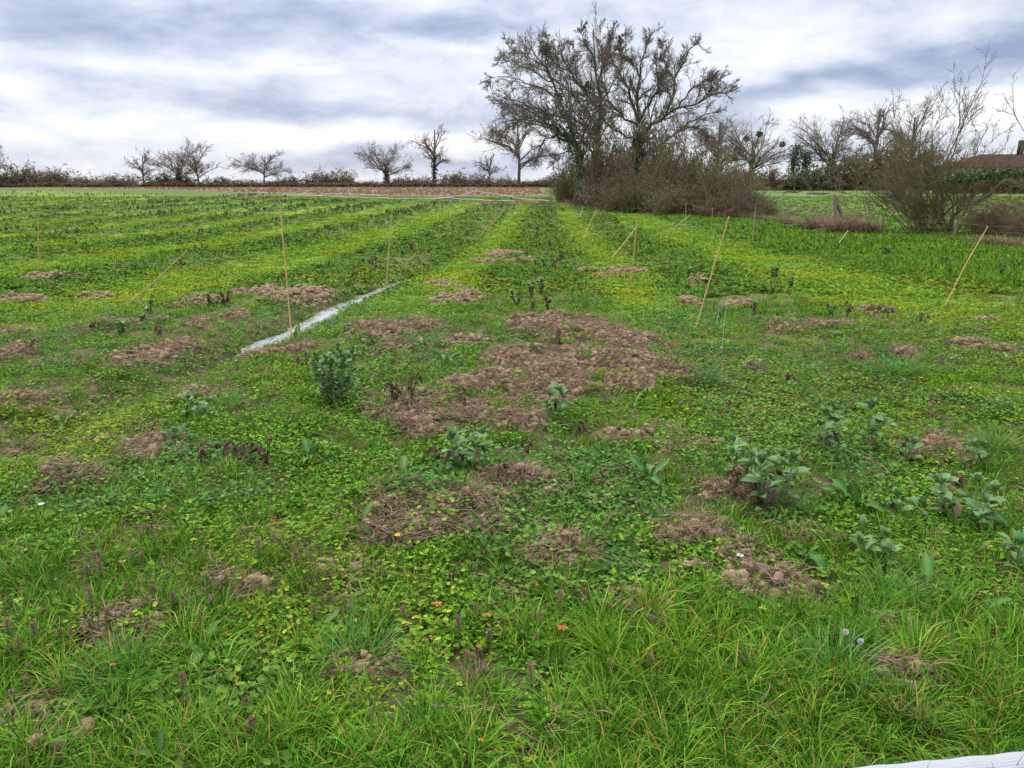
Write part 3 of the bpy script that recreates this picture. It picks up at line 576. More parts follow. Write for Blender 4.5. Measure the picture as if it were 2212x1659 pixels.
def leafcloud(mb, pts, size, n, jit, k=4):
    """n small folded leaf faces scattered about the given points"""
    i = RG.integers(0, len(pts), n); c = pts[i] + RG.normal(0, 1, (n, 3)) * jit; a = unit(RG.normal(size=(n, 3))); b = unit(np.cross(a, RG.normal(size=(n, 3)))); s = size * RG.uniform(.5, 1.3, n)[:, None]
    V = np.stack([c - a * s, c + b * s * .7, c + a * s, c - b * s * .7], 1).reshape(-1, 3); Q = np.arange(4 * n).reshape(-1, 4); mb.add(V, Q, None, np.repeat(RG.random(n), 4))
def gz(x, y): return float(relief(np.array([x]), np.array([y]), False)[0])

BG = [  # u, v of base, top v, width px, depth, style, label, ivy
 (-28, 402, 305, 120, 138, 'wide', 'bare tree cut by the left edge of the photo, only its right twigs in view', 0),
 (312, 401, 326, 62, 140, 'up', 'small upright bare tree, leftmost of the cluster of three in the left hedge', 0),
 (390, 401, 309, 120, 141, 'round', 'bare tree with ivy at its foot, middle of the left cluster of three', 1),
 (430, 402, 307, 92, 139, 'round', 'bare tree with forked trunk, rightmost of the cluster of three in the left hedge', 0),
 (572, 402, 330, 125, 140, 'wide', 'low wide-spreading bare tree standing alone right of the cluster of three', 0),
 (836, 401, 300, 112, 141, 'round', 'rounded bare tree with ivy-dark trunk left of the tall oval tree', 1),
 (939, 401, 257, 92, 141, 'tall', 'tall oval-crowned bare tree rising from the far hedge', 1),
 (1056, 400, 330, 62, 142, 'up', 'small thin bare tree between the tall oval tree and the big trees', 0),
 (1122, 402, 236, 165, 138, 'tall', 'bare tree with leaning base just left of the big tree', 0),
 (1545, 396, 240, 130, 128, 'tall', 'bare tree half hidden behind the right limbs of the big tree', 0),
 (1622, 396, 230, 175, 124, 'round', 'broad bare tree carrying mistletoe balls, behind the paddock', 1),
 (1712, 396, 312, 26, 122, 'up', 'narrow ivy-smothered trunk behind the paddock', 2),
 (1735, 396, 325, 22, 123, 'up', 'short second ivy-smothered trunk just right of the narrow one', 2),
 (1792, 396, 238, 165, 122, 'round', 'bare tree right of the ivy-smothered trunks', 1),
 (1882, 396, 203, 150, 120, 'tall', 'tall bare tree directly left of the near multi-stemmed shrub', 0),
 (1962, 396, 225, 130, 121, 'tall', 'bare tree seen through the left stems of the near multi-stemmed shrub', 0),
]
for k, (u, v, vt, wpx, y, style, lab, ivy) in enumerate(BG):
    rng = np.random.default_rng(50 + k); b = at_y(u, v, y); z0 = gz(b[0], y); H = (at_y(u, vt, y)[2] - z0) * 1.06; sp_ = wpx / F * y * 1.14
    root = thing('bare_tree', (b[0], y, z0), lab, 'tree', 'bare trees along the far hedges')
    mt, mw = MB(), MB(); big = wpx > 100
    if ivy == 2: crown_tree(mt, mw, None, H, sp_, 'up', 4, 3, 3, 0, .5, .32, .02, rng)
    else: crown_tree(mt, mw, None, H, sp_, style, 15 if big else 11, 10 if big else 8, 7, 4 if big else 3, (.25 if H > 5 else .15), .02 * H + .04, .016, rng)
    link('trunk', mt.mesh('trunk', True), MT['bark'], root); link('crown', mw.mesh('crown'), MT['twig'], root)
    if ivy:
        mi = MB(); hh = H * (.92 if ivy == 2 else .42); pts = np.stack([np.zeros(60), np.zeros(60), np.linspace(0, hh, 60)], 1); leafcloud(mi, pts, .16, 1500 if ivy == 2 else 600, np.array([.5 if ivy == 2 else .28, .5 if ivy == 2 else .28, .2])); link('ivy', mi.mesh('ivy'), MT['ivy'], root)
    if 'mistletoe' in lab:
        for (mu, mv, lb) in ((1596, 322, 'lower left'), (1588, 342, 'lowest'), (1640, 290, 'upper right'), (1612, 300, 'middle'), (1690, 312, 'right-hand')):
            c = at_y(mu, mv, y - 1); m3 = MB(); leafcloud(m3, np.zeros((1, 3)), .15, 520, np.array([.17, .17, .16])); tag(link('mistletoe_ball', m3.mesh('mistletoe_ball'), MT['ivy'], None, c), 'dark mistletoe ball, %s one in the broad bare tree behind the paddock' % lb, 'mistletoe', 'mistletoe in the trees')

# the big trees, limbs drawn from the photograph, in its crop units
def cu(x, y): y = y + max(0, 330 - y) * .32; return (1026 + .293 * x, .293 * y)
BIG = [
 ('ivy-clad leaning left tree of the big bare group, limbs arching far left', 60, [
   (.42, [(800, 1480), (785, 1250), (750, 1080), (690, 870), (620, 730), (560, 600), (500, 480), (430, 380), (390, 280)]),
   (.18, [(690, 870), (560, 850), (420, 790), (250, 740), (110, 690)]), (.2, [(750, 1080), (600, 950), (450, 850), (300, 770), (120, 760)]), (.15, [(640, 990), (520, 930), (380, 900), (200, 890), (90, 990)]),
   (.17, [(740, 1070), (600, 1010), (520, 1020), (470, 1090), (440, 1210)]), (.15, [(620, 730), (480, 640), (330, 590), (200, 560), (90, 590)]), (.13, [(560, 600), (430, 530), (300, 470), (220, 400), (160, 440)]),
   (.13, [(560, 600), (530, 450), (520, 360), (520, 300)]), (.12, [(450, 850), (330, 880), (220, 960), (180, 1060)]), (.12, [(600, 950), (480, 900), (330, 830), (180, 830)]), (.14, [(770, 1150), (690, 1120), (600, 1150), (560, 1230)]), (.1, [(500, 480), (380, 400), (290, 380), (240, 330)])]),
 ('tallest tree in the middle of the big bare group', 62, [
   (.45, [(900, 1480), (885, 1250), (905, 1000), (930, 800), (900, 600), (885, 400), (870, 170)]), (.2, [(930, 830), (830, 700), (720, 550), (640, 400), (620, 150)]), (.2, [(910, 950), (760, 750), (640, 620), (540, 540), (400, 470), (300, 340)]),
   (.18, [(905, 620), (960, 450), (1000, 280), (1035, 110)]), (.14, [(890, 450), (820, 330), (780, 200), (800, 110)]), (.14, [(925, 760), (1010, 620), (1080, 480), (1110, 330), (1100, 200)]), (.13, [(860, 740), (760, 620), (730, 450), (720, 260)]), (.12, [(720, 550), (580, 460), (540, 330), (530, 200)]),
   (.12, [(900, 600), (940, 500), (930, 300), (920, 120)]), (.16, [(900, 1050), (820, 930), (700, 860), (560, 800)]), (.12, [(960, 450), (1060, 350), (1090, 220)])]),
 ('right-hand tree of the big bare group with long limbs reaching right', 56, [
   (.45, [(1225, 1500), (1215, 1250), (1205, 1050), (1200, 880)]), (.26, [(1200, 890), (1150, 720), (1080, 570), (1010, 470), (985, 290)]), (.26, [(1200, 890), (1195, 700), (1215, 560), (1245, 410), (1300, 210)]), (.22, [(1205, 900), (1270, 790), (1340, 680), (1350, 540), (1340, 340)]),
   (.3, [(1205, 1040), (1300, 930), (1400, 860), (1500, 800), (1640, 765), (1760, 700), (1880, 690)]), (.18, [(1400, 860), (1455, 740), (1470, 600), (1545, 450), (1600, 330), (1690, 350)]), (.24, [(1215, 1150), (1350, 1080), (1470, 1000), (1550, 920), (1650, 860), (1820, 820)]),
   (.2, [(1200, 920), (1080, 850), (990, 760), (960, 600), (960, 480)]), (.18, [(1210, 1060), (1080, 980), (960, 920), (880, 780), (860, 640)]), (.14, [(1500, 800), (1570, 680), (1680, 600), (1800, 590), (1900, 640)]), (.12, [(1340, 680), (1420, 540), (1400, 400), (1370, 270)]),
   (.12, [(1215, 560), (1130, 430), (1070, 400)]), (.13, [(1455, 740), (1390, 640), (1400, 520)]), (.14, [(1550, 930), (1650, 940), (1720, 1020), (1790, 1080)]), (.12, [(1650, 760), (1720, 670), (1760, 580), (1770, 560)])]),
]
for k, (lab, y0, limbs) in enumerate(BIG):
    rng = np.random.default_rng(80 + k); bu, bv = cu(*limbs[0][1][0]); bp = at_y(bu, bv, y0); base = np.array([bp[0], y0, gz(bp[0], y0)])
    root = thing('bare_tree', base, lab, 'tree', 'big bare trees over the thicket'); mt, mw, mi = MB(), MB(), MB(); PL = []; RL = []
    for j, (r, pth) in enumerate(limbs):
        yo = rng.normal(0, .5); pts = []
        for q, (a, b) in enumerate(pth):
            f = q / (len(pth) - 1); pts.append(at_y(*cu(a, b), y0 + (0 if j == 0 and q < 3 else yo * 4 * f)) - base)
        if j == 0: pts[0][2] = -.2
        P = resample(pts, 12); P[1:-1] += rng.normal(0, .06, (10, 3)); r_ = r * .5; R = r_ * np.linspace(1, .13, 12); tubes(mt, P[None], R[None], 8 if j == 0 else 6); PL.append(P); RL.append(R)
        if (k < 2 and j < 3) or (k == 2 and j == 0): leafcloud(mi, P[1:(8 if j == 0 else 4)], .10, 1300 if j == 0 else 350, np.array([.22, .22, .35]))
    PL = np.array(PL); RL = np.array(RL)
    P2, R2 = sprout(PL, RL, 23, .31, .66, 7, .15, .97, .05, .12, .5, .021, fade=.62, rng=rng); tubes(mw, P2, R2, 4)
    P3, R3 = sprout(P2, R2, 9, .52, .68, 5, .12, 1, .06, .17, .6, .013, fade=.4, rng=rng); tubes(mw, P3, R3, 3)
    P4, R4 = sprout(P3, R3, 7, .55, .7, 3, .1, 1, .1, .22, .7, .0085, fade=.3, rng=rng); tubes(mw, P4, R4, 3)
    link('trunk', mt.mesh('trunk', True), MT['bark2'], root); link('crown', mw.mesh('crown'), MT['twig'], root); link('ivy', mi.mesh('ivy'), MT['ivy'], root)
c = at_y(1178, 107, 60.5); mb = MB(); P = RG.normal(0, .16, (160, 1, 3)) * np.array([1, 1, .8]); d = unit(RG.normal(size=(160, 1, 3))) * .28; tubes(mb, np.concatenate([P - d, P, P + d * .8], 1), np.full((160, 3), .014), 3)
tag(link('bird_nest', mb.mesh('bird_nest'), MT['bark'], None, c), 'dark round twig nest high in the left of the big bare trees', 'nest')

# ------------------------------------------------------------------ bushes
def bush_mesh(seed, w, h, d, nst=130, n2=7, n3=4, stem_r=.012, leafn=900, leafs=.05, arch=.6):
    rng = np.random.default_rng(seed); n = nst; bx = rng.uniform(-.5, .5, n) * w * .8; by = rng.uniform(-.5, .5, n) * d * .8
    L = h * rng.choice([.45, .65, .85, 1.05, 1.3], n, p=[.25, .27, .27, .18, .03]) * rng.uniform(.85, 1.15, n) * (1 - .35 * (2 * bx / w) ** 2); a = rng.uniform(0, 6.283, n); out = rng.uniform(.15, arch, n) * h
    t = np.linspace(0, 1, 6)[None, :]; X = bx[:, None] + np.cos(a)[:, None] * out[:, None] * t ** 1.4 + bx[:, None] / w * out[:, None] * t * .8; Y = by[:, None] + np.sin(a)[:, None] * out[:, None] * t ** 1.4
    Z = L[:, None] * (t * 1.25 - .3 * t ** 2.4 * rng.uniform(.4, 2.2, n)[:, None]) - .05
    P = np.stack([X, Y, Z], -1); P[:, 1:] += rng.normal(0, .03 * h, P[:, 1:].shape); P[..., 2] = np.maximum(P[..., 2], -.05); R = stem_r * np.linspace(1, .45, 6)[None] * rng.uniform(.7, 1.4, n)[:, None]
    mb = MB(); tubes(mb, P, R, 3); P2, R2 = sprout(P, R, n2, .38, .8, 4, .1, 1, .05, .35, .7, stem_r * .55, rng=rng); tubes(mb, P2, R2, 3)
    P3, R3 = sprout(P2, R2, n3, .5, .8, 2, .1, 1, .05, .35, .8, stem_r * .4, rng=rng); tubes(mb, P3, R3, 3)
    ml = MB(); pts = np.concatenate([P2.reshape(-1, 3), P3.reshape(-1, 3)]); pts = pts[pts[:, 2] > 0]; leafcloud(ml, pts, leafs, leafn, .06)
    return mb.mesh('stems'), ml.mesh('leaves')
BV = {}
def bush(key, u, v, y, wpx, hpx, label, cat, group, name='bramble_bush', stem='thorn', leaf='bramble', rz=0.0, **kw):
    """key picks a shared unit bush (4 m wide, 2.6 m high)"""
    if key not in BV:
        a, b = bush_mesh(300 + len(BV), 4, 2.6, 3.0, **kw); a.materials.append(MT[stem]); b.materials.append(MT[leaf]); BV[key] = (a, b)
    a, b = BV[key]; p = at_y(u, v, y); z = gz(p[0], y); root = thing(name, (p[0], y, z), label, cat, group, rz)
    s = (wpx / F * y / 4.6, max(.5, wpx / F * y / 4.6), hpx / F * y / 2.7); root.scale = s
    link('stems', a, None, root); link('leaves', b, None, root); return root
# thicket under the big trees (near, detailed)
TH = [(1238, 66, 85, 110, 'paleleaf', 'pale green budding bush at the far left end of the big thicket'), (1275, 63, 95, 150, 'paleleaf', 'green-tinged bush beside the left trunk of the big trees'), (1225, 72, 60, 55, 't1', 'low brown bush at the far foot of the big thicket'),
      (1320, 58, 110, 180, 't2', 'tall brown tangle under the middle of the big trees'), (1395, 57, 120, 200, 't1', 'tallest brown tangle around the right trunk of the big trees'), (1340, 53, 100, 95, 't3', 'brown bush at the front left of the big thicket'), (1300, 57, 80, 75, 'white', 'bush flecked with white blossom at the left front of the thicket'),
      (1455, 53, 120, 175, 't2', 'dense brown bush right of the right-hand big trunk'), (1400, 50, 120, 90, 't1', 'low front bush in the middle of the thicket'), (1515, 50, 120, 150, 't4', 'brown bush with ochre twigs on the right of the thicket'), (1480, 47, 120, 78, 't2', 'low bramble at the front foot of the thicket'), (1440, 46.5, 90, 60, 'green', 'front bush with scattered green leaves in the middle of the thicket'),
      (1570, 47.5, 115, 120, 'green', 'bush with fresh green leaves near the right end of the thicket'), (1613, 45, 100, 74, 't1', 'falling right shoulder of the thicket'), (1655, 43.5, 80, 38, 't3', 'last low bramble tapering off right of the thicket'), (1560, 44.5, 120, 50, 't3', 'low bramble behind the leftmost fence posts'), (1350, 49.5, 110, 60, 't4', 'low ochre bramble at the left front corner of the thicket')]
for k, (u, y, w, h, key, lab) in enumerate(TH):
    kw = dict(nst=105, n2=7, n3=4, leafn=3000, leafs=.062, stem_r=.021, arch=.75); r = 'bramble'; st_ = 'thorn'
    if key == 'paleleaf': r = 'bud'
    if key == 'green': r = 'bud'; kw['leafn'] = 2600
    if key == 't4': st_ = 'shrubbark'
    if key == 't1': st_ = 'twig'
    if key == 'white': r = 'blossom'; kw['leafn'] = 1500
    bush('near' + key, u, 430, y, w, h, lab, 'bush', 'bushes of the thicket under the big trees', leaf=r, stem=st_, rz=(k % 3 - 1) * .35 + (k % 2) * math.pi, **kw)

# far hedge, left to right
FH = [(12, 70, 48, 'h1', 'tall brown bush at the very left of the far hedge'), (62, 60, 44, 'h3', 'brown bush second from the left end of the far hedge'), (98, 60, 34, 'hw', 'grey-white seeding bush low in the left hedge'), (120, 60, 42, 'h2', 'brown bush right of the grey-white one'), (170, 60, 28, 'h3', 'low olive bush in the dip of the left hedge'), (218, 60, 30, 'hw', 'pale bush before the dip left of the tree cluster'),
      (262, 66, 34, 'h1', 'brown bush left of the cluster of three trees'), (345, 60, 36, 'hd', 'dark green bush under the cluster of three trees'), (395, 46, 28, 'hd', 'ivy bush at the foot of the middle cluster tree'), (470, 64, 26, 'hd', 'flat dark bush right of the cluster of three trees'), (530, 60, 20, 'h1', 'low brown bush left of the wide-spreading tree'), (600, 60, 20, 'h2', 'low brown bush right of the wide-spreading tree'),
      (628, 36, 28, 'hd', 'small round dark bush past the wide-spreading tree'), (685, 50, 42, 'h3', 'upright dark bush in the middle of the left skyline'), (733, 64, 46, 'h1', 'broad spiky bush left of the rounded tree'), (790, 60, 18, 'h2', 'low brown hedge piece left of the rounded tree trunk'), (865, 66, 26, 'h3', 'brown bush right of the rounded tree trunk'), (915, 50, 28, 'h1', 'brown bush at the left foot of the oval tree'),
      (980, 56, 42, 'h2', 'branchy bush right of the oval tree'), (1030, 60, 36, 'h1', 'brown bush beneath the small thin tree'), (1085, 56, 26, 'h3', 'low brown bush left of the leaning base tree'), (1155, 66, 20, 'h2', 'low bramble in the blue gap beside the big thicket'), (1190, 40, 34, 'h1', 'bush closing the far hedge against the big thicket')]
for k, (u, w, h, key, lab) in enumerate(FH):
    bush('far' + key, u, 401, 139 + (k % 3), w * 1.2, h * (.95 if u < 130 else .78), lab, 'bush', 'bushes of the far hedge', leaf={'hw': 'blossom', 'hd': 'ivy'}.get(key, 'bramble'), stem='twig', nst=90, n2=7, n3=3, leafn=2600 if key in ('hd',) else 1500, leafs=.10, stem_r=.028, rz=0)
for k in range(23):
    u = 20 + k * 52; bush('farlow', u, 401, 137.5, 84, 8 + (k * 7 % 5), 'knee-high dark bramble at the hedge foot ' + ('at the far left' if u < 250 else 'under the left cluster of three trees' if u < 470 else 'under the wide-spreading tree' if u < 640 else 'before the rounded tree' if u < 880 else 'before the tall oval tree' if u < 1000 else 'beside the big thicket'), 'bush', 'low brambles at the foot of the far hedge', stem='thorn', nst=110, n2=6, n3=3, leafn=1800, leafs=.10, stem_r=.03)
# hedge behind the paddock
PH = [(1590, 70, 40, 'p1', 'brown hedge bush at the left end of the paddock hedge'), (1655, 80, 42, 'p2', 'brown hedge bush under the mistletoe tree'), (1710, 60, 26, 'p1', 'low brown bush before the narrow ivy trunk'), (1762, 80, 52, 'pd', 'dark evergreen bush left of the tall brown hedge'), (1815, 70, 62, 'p2', 'tall brown hedge bush right of the dark evergreen'), (1870, 80, 74, 'p1', 'tallest brown hedge bush behind the paddock'), (1925, 76, 78, 'pd2', 'brown bush with an ivy top behind the paddock'),
      (1985, 90, 66, 'p2', 'brown hedge bush behind the near shrub stems'), (2050, 90, 60, 'p1', 'brown hedge bush left of the tiled roof'), (2120, 90, 44, 'p2', 'brown hedge bush under the tiled roof'), (2190, 90, 44, 'p1', 'brown hedge bush at the right edge of the photo')]
for k, (u, w, h, key, lab) in enumerate(PH):
    bush('pad' + key, u, 398, 112 + (k % 3), w * 1.2, h, lab, 'bush', 'bushes of the paddock hedge', leaf='ivy' if key == 'pd' else 'bramble', stem='thorn', nst=110, n2=7, n3=4, leafn=2600, leafs=.12, stem_r=.03)

for u, w, h, lab in ((2075, 80, 44, 'brown garden bush before the left end of the farmhouse'), (2140, 80, 40, 'brown garden bush before the middle of the farmhouse'), (2205, 80, 42, 'brown garden bush before the farmhouse at the right edge')): bush('padp2', u, 400, 97, w * 1.2, h, lab, 'bush', 'bushes before the farmhouse')
# near multi-stemmed shrub on the right
def fan_shrub(name, u, v, y, stems, label, cat, mat='shrubbark', n2=9, n3=6, n4=4, rmin=.006, tan=0, seed=5):
    rng = np.random.default_rng(seed); b = at_y(u, v, y); base = np.array([b[0], y, gz(b[0], y)]); root = thing(name, base, label, cat); PL = []; RL = []
    for (pts, r, dy) in stems:
        q = [at_y(a, c, y + dy * (i / (len(pts) - 1)) * 2) - base for i, (a, c) in enumerate(pts)]; q[0][2] = -.05; q[0][1] = rng.normal(0, .3)
        P = resample(q, 9); P[1:-1] += rng.normal(0, .035, (7, 3)); PL.append(P); RL.append(r * np.linspace(1, .2, 9))
    PL = np.array(PL); RL = np.array(RL); mt, mw = MB(), MB(); tubes(mt, PL, RL, 5)
    P2, R2 = sprout(PL, RL, n2, .33, .55, 5, .2, 1, .12, .16, .55, rmin * 1.6, fade=.45, rng=rng); tubes(mw, P2, R2, 4)
    P3, R3 = sprout(P2, R2, n3, .5, .65, 4, .15, 1, .12, .22, .6, rmin, rng=rng); tubes(mw, P3, R3, 3)
    if n4: P4, R4 = sprout(P3, R3, n4, .5, .65, 3, .1, 1, .12, .25, .7, rmin * .7, rng=rng); tubes(mw, P4, R4, 3)
    link('stems', mt.mesh('stems', True), MT[mat], root); link('twigs', mw.mesh('twigs'), MT[mat], root); return root
rs = np.random.default_rng(11); st = [
  ([(2010, 495), (2020, 420), (2050, 330), (2085, 250), (2120, 180), (2142, 148)], .045, .3), ([(2000, 495), (1990, 400), (1985, 330), (1990, 250), (2020, 200)], .04, -.5), ([(2020, 495), (2040, 400), (2070, 300), (2075, 230), (2055, 190)], .035, .8),
  ([(1985, 495), (1960, 420), (1930, 350), (1890, 300), (1880, 270)], .03, .4), ([(1975, 498), (1930, 440), (1880, 410), (1820, 395)], .028, -.6), ([(1970, 500), (1910, 450), (1850, 420), (1790, 410), (1745, 415)], .025, .2), ([(1965, 500), (1930, 470), (1880, 455), (1830, 450)], .022, -.9),
  ([(2020, 495), (2080, 420), (2140, 380), (2215, 330)], .06, -.6), ([(2025, 498), (2070, 460), (2140, 420), (2240, 385)], .05, -1.0), ([(2030, 495), (2080, 400), (2110, 320), (2140, 270)], .03, .9), ([(2005, 495), (1975, 380), (1960, 300), (1975, 240)], .03, 1), ([(2060, 497), (2060, 430), (2030, 400), (2060, 330), (2100, 250)], .04, .5),
  ([(2000, 495), (2010, 380), (2015, 290), (2030, 250), (2060, 220)], .03, -1.2), ([(1980, 495), (1940, 400), (1900, 360), (1850, 330)], .025, 1.3), ([(2030, 495), (2090, 440), (2150, 430), (2200, 440)], .03, -.4)]
for k in range(44):
    a = rs.uniform(-1.15, 1.1); L = rs.uniform(120, 300) * (1 - .35 * abs(a)); bu = rs.uniform(1965, 2070); st.append(([(bu, rs.uniform(490, 502)), (bu + math.sin(a) * L * .3, 495 - math.cos(a) * L * .38), (bu + math.sin(a) * L * .7, 495 - math.cos(a) * L * .75), (bu + math.sin(a) * L, 495 - math.cos(a) * L * .97)], rs.uniform(.015, .03), rs.normal(0, .8)))
fan_shrub('multi_stemmed_shrub', 2010, 500, 31.5, st, 'tall bare multi-stemmed shrub at the field edge on the right', 'shrub', n2=10, n3=6, n4=4, rmin=.007)
fan_shrub('arching_shrub', 2270, 520, 29, [([(2270, 520), (2260, 400), (2230, 300), (2190, 250), (2150, 235)], .03, 0), ([(2275, 520), (2250, 420), (2180, 380), (2120, 430), (2060, 460)], .035, .4), ([(2280, 520), (2240, 450), (2170, 430), (2090, 470)], .03, -.4), ([(2300, 520), (2270, 380), (2225, 330), (2210, 250)], .03, .5)], 'arching bare stems entering from the right edge above the brambles', 'shrub', n2=6, n3=4, n4=3, seed=9)
fan_shrub('elder_shrub', 1400, 449, 49.5, [([(1400, 449), (1385, 400), (1350, 350), (1290, 320)], .05, .5), ([(1400, 449), (1410, 380), (1440, 320), (1490, 280)], .05, -.5), ([(1402, 449), (1440, 400), (1500, 350), (1560, 330)], .045, .3), ([(1398, 449), (1370, 380), (1330, 310), (1320, 260)], .04, 0), ([(1400, 449), (1430, 370), (1430, 300), (1400, 250)], .04, .6), ([(1405, 449), (1470, 420), (1530, 400), (1590, 370)], .04, -.4)], 'pale-stemmed arching shrub breaking out of the middle of the thicket', 'shrub', n2=11, n3=6, n4=3, rmin=.011, seed=21)
fan_shrub('elder_shrub', 1530, 456, 46, [([(1530, 456), (1520, 400), (1500, 340), (1470, 310)], .04, .5), ([(1530, 456), (1550, 400), (1590, 360), (1640, 350)], .04, -.5), ([(1532, 456), (1580, 430), (1630, 410), (1680, 405)], .035, .3), ([(1528, 456), (1540, 380), (1560, 330), (1555, 290)], .035, 0)], 'pale-stemmed shrub with arching twigs at the right of the thicket', 'shrub', n2=11, n3=6, n4=3, rmin=.010, seed=22)
bush('edge', 2145, 525, 29.5, 150, 80, 'tangled bramble mound at the right edge beside the shrub', 'bush', 'brambles by the right field edge', nst=200, n2=8, n3=5, leafn=3000, leafs=.05, stem_r=.012)
bush('edge', 2215, 525, 27.5, 110, 62, 'bramble mound cut off by the right edge of the photo', 'bush', 'brambles by the right field edge')
# ivy-laden bough hanging in from the right
base = at_y(2290, 500, 30.5); root = thing('ivy_clad_tree', (base[0], 30.5, gz(base[0], 30.5)), 'ivy-laden bough reaching in from a trunk outside the right edge', 'tree'); o_ = np.array([base[0], 30.5, gz(base[0], 30.5)])
mb = MB(); P = resample([at_y(2290, 505, 30.5) - o_, at_y(2285, 430, 30.5) - o_, at_y(2280, 372, 30.5) - o_], 6); tubes(mb, P[None], np.linspace(.14, .1, 6)[None], 7); link('trunk', mb.mesh('trunk', True), MT['bark2'], root)
mb = MB(); P = resample([at_y(2280, 376, 30.5) - o_, at_y(2200, 374, 30.2) - o_, at_y(2120, 380, 30) - o_, at_y(2050, 388, 29.8) - o_, at_y(1990, 402, 29.7) - o_], 14); tubes(mb, P[None], np.linspace(.07, .02, 14)[None], 6); link('bough', mb.mesh('bough', True), MT['bark2'], root)
mb = MB(); leafcloud(mb, P[:11], .055, 2600, np.array([.22, .2, .10])); link('ivy', mb.mesh('ivy'), MT['ivy'], root)

# ------------------------------------------------------------------ house at the right
def box(mb, x0, x1, y0, y1, z0, z1, b=None):
    V = [(x, y, z) for z in (z0, z1) for y in (y0, y1) for x in (x0, x1)]; mb.add(V, [[0, 2, 3, 1], [4, 5, 7, 6], [0, 1, 5, 4], [2, 6, 7, 3], [0, 4, 6, 2], [1, 3, 7, 5]], None, b)
yh = 104; pl = at_y(2078, 360, yh); pr = at_y(2118, 334, yh + 4); rt = at_y(2210, 326, yh + 4); zg = gz(75, yh); hx0 = pl[0]; ez = pl[2] - .1; rz_ = pr[2]
root = thing('farmhouse', (hx0 + 9, yh + 4, zg), 'low farmhouse with brown tiled hipped roof at the far right', 'house'); o_ = np.array([hx0 + 9, yh + 4, zg])
mb = MB(); box(mb, hx0 + .5 - o_[0], hx0 + 19 - o_[0], -3.6, 3.6, 0, ez - zg - .02); link('wall', mb.mesh('wall'), MT['wall'], root)
rx0 = pr[0] - o_[0]; e0 = hx0 - o_[0]; e1 = hx0 + 19.5 - o_[0]; E0 = ez - zg; R0 = rz_ - zg
mb = MB(); mb.add([(e0, -4.1, E0), (e1, -4.1, E0), (e1, 4.1, E0), (e0, 4.1, E0), (rx0, 0, R0), (e1, 0, R0 + .1)], [[0, 1, 5, 4], [3, 4, 5, 2], [0, 3, 2, 1]], [[0, 4, 3], [1, 2, 5]], .3); rf = link('roof', mb.mesh('roof'), MT['tile'], root)
mb = MB()
for r in range(16):     # rows of tiles following the front slope
    f0, f1 = r / 16, (r + 1) / 16; ya = -4.1 + 4.1 * f0; yb = -4.1 + 4.1 * f1; za = E0 + (R0 - E0) * f0; zb_ = E0 + (R0 - E0) * f1; xs = e0 + (rx0 - e0) * f0; n = int((e1 - xs) / .38)
    for i in range(n):
        x0 = xs + i * .38; mb.add([(x0, ya - .03, za + .03), (x0 + .36, ya - .03, za + .03), (x0 + .36, yb, zb_ + .06), (x0, yb, zb_ + .06), (x0, ya - .03, za + .0), (x0 + .36, ya - .03, za + .0)], [[0, 1, 2, 3], [4, 5, 1, 0]], None, RG.random())
tl = link('tiles', mb.mesh('tiles'), MT['tile'], root); tl['kind'] = 'stuff'
mb = MB(); cxh = at_y(2207, 310, yh + 4)[0] - o_[0]; box(mb, cxh - .3, cxh + .3, -.3, .3, R0 - .3, at_y(2207, 303, yh + 4)[2] - zg); link('chimney', mb.mesh('chimney'), MT['darkwood'], root)
mb = MB(); box(mb, e0 + 3, e0 + 4.1, -3.66, -3.60, .9, 1.9); box(mb, e0 + 3.5, e0 + 3.58, -3.7, -3.66, .9, 1.9); link('window', mb.mesh('window'), MT['darkwood'], root)

# ------------------------------------------------------------------ canes
def cane(b, t, r=.0055, old=False, label='', lift=0.0, tr=None):
    """b, t photo positions of foot and tip; the cane is 1.2 m long and may lean towards or away"""
    g = at(*b); z0 = gz(g[0], g[1]); p0 = np.array([g[0], g[1], z0 - .02]); L = 1.22
    best = None                         # depth of the tip that gives the cane its length
    for yy in np.linspace(g[1] - 1.2, g[1] + 1.2, 241):
        q = at_y(t[0], t[1], yy); e = abs(np.linalg.norm(q - p0) - L)
        if q[2] < float(zmac(yy)): continue
        if best is None or e + .02 * abs(yy - g[1]) < best[0]: best = (e + .02 * abs(yy - g[1]), q)
    q = best[1]; P = resample([p0, p0 * .5 + q * .5 + RG.normal(0, .008, 3), q], 25); R = r * np.linspace(1.1, .75, 25); R[::4] *= 1.3
    mb = MB(); tubes(mb, (P - p0)[None], R[None], 6, b=.6); me = mb.mesh('bamboo_cane', True)
    return tag(link('bamboo_cane', me, MT['bamboo2' if old else 'bamboo'], None, p0), label, 'cane', 'bamboo canes marking the beds')
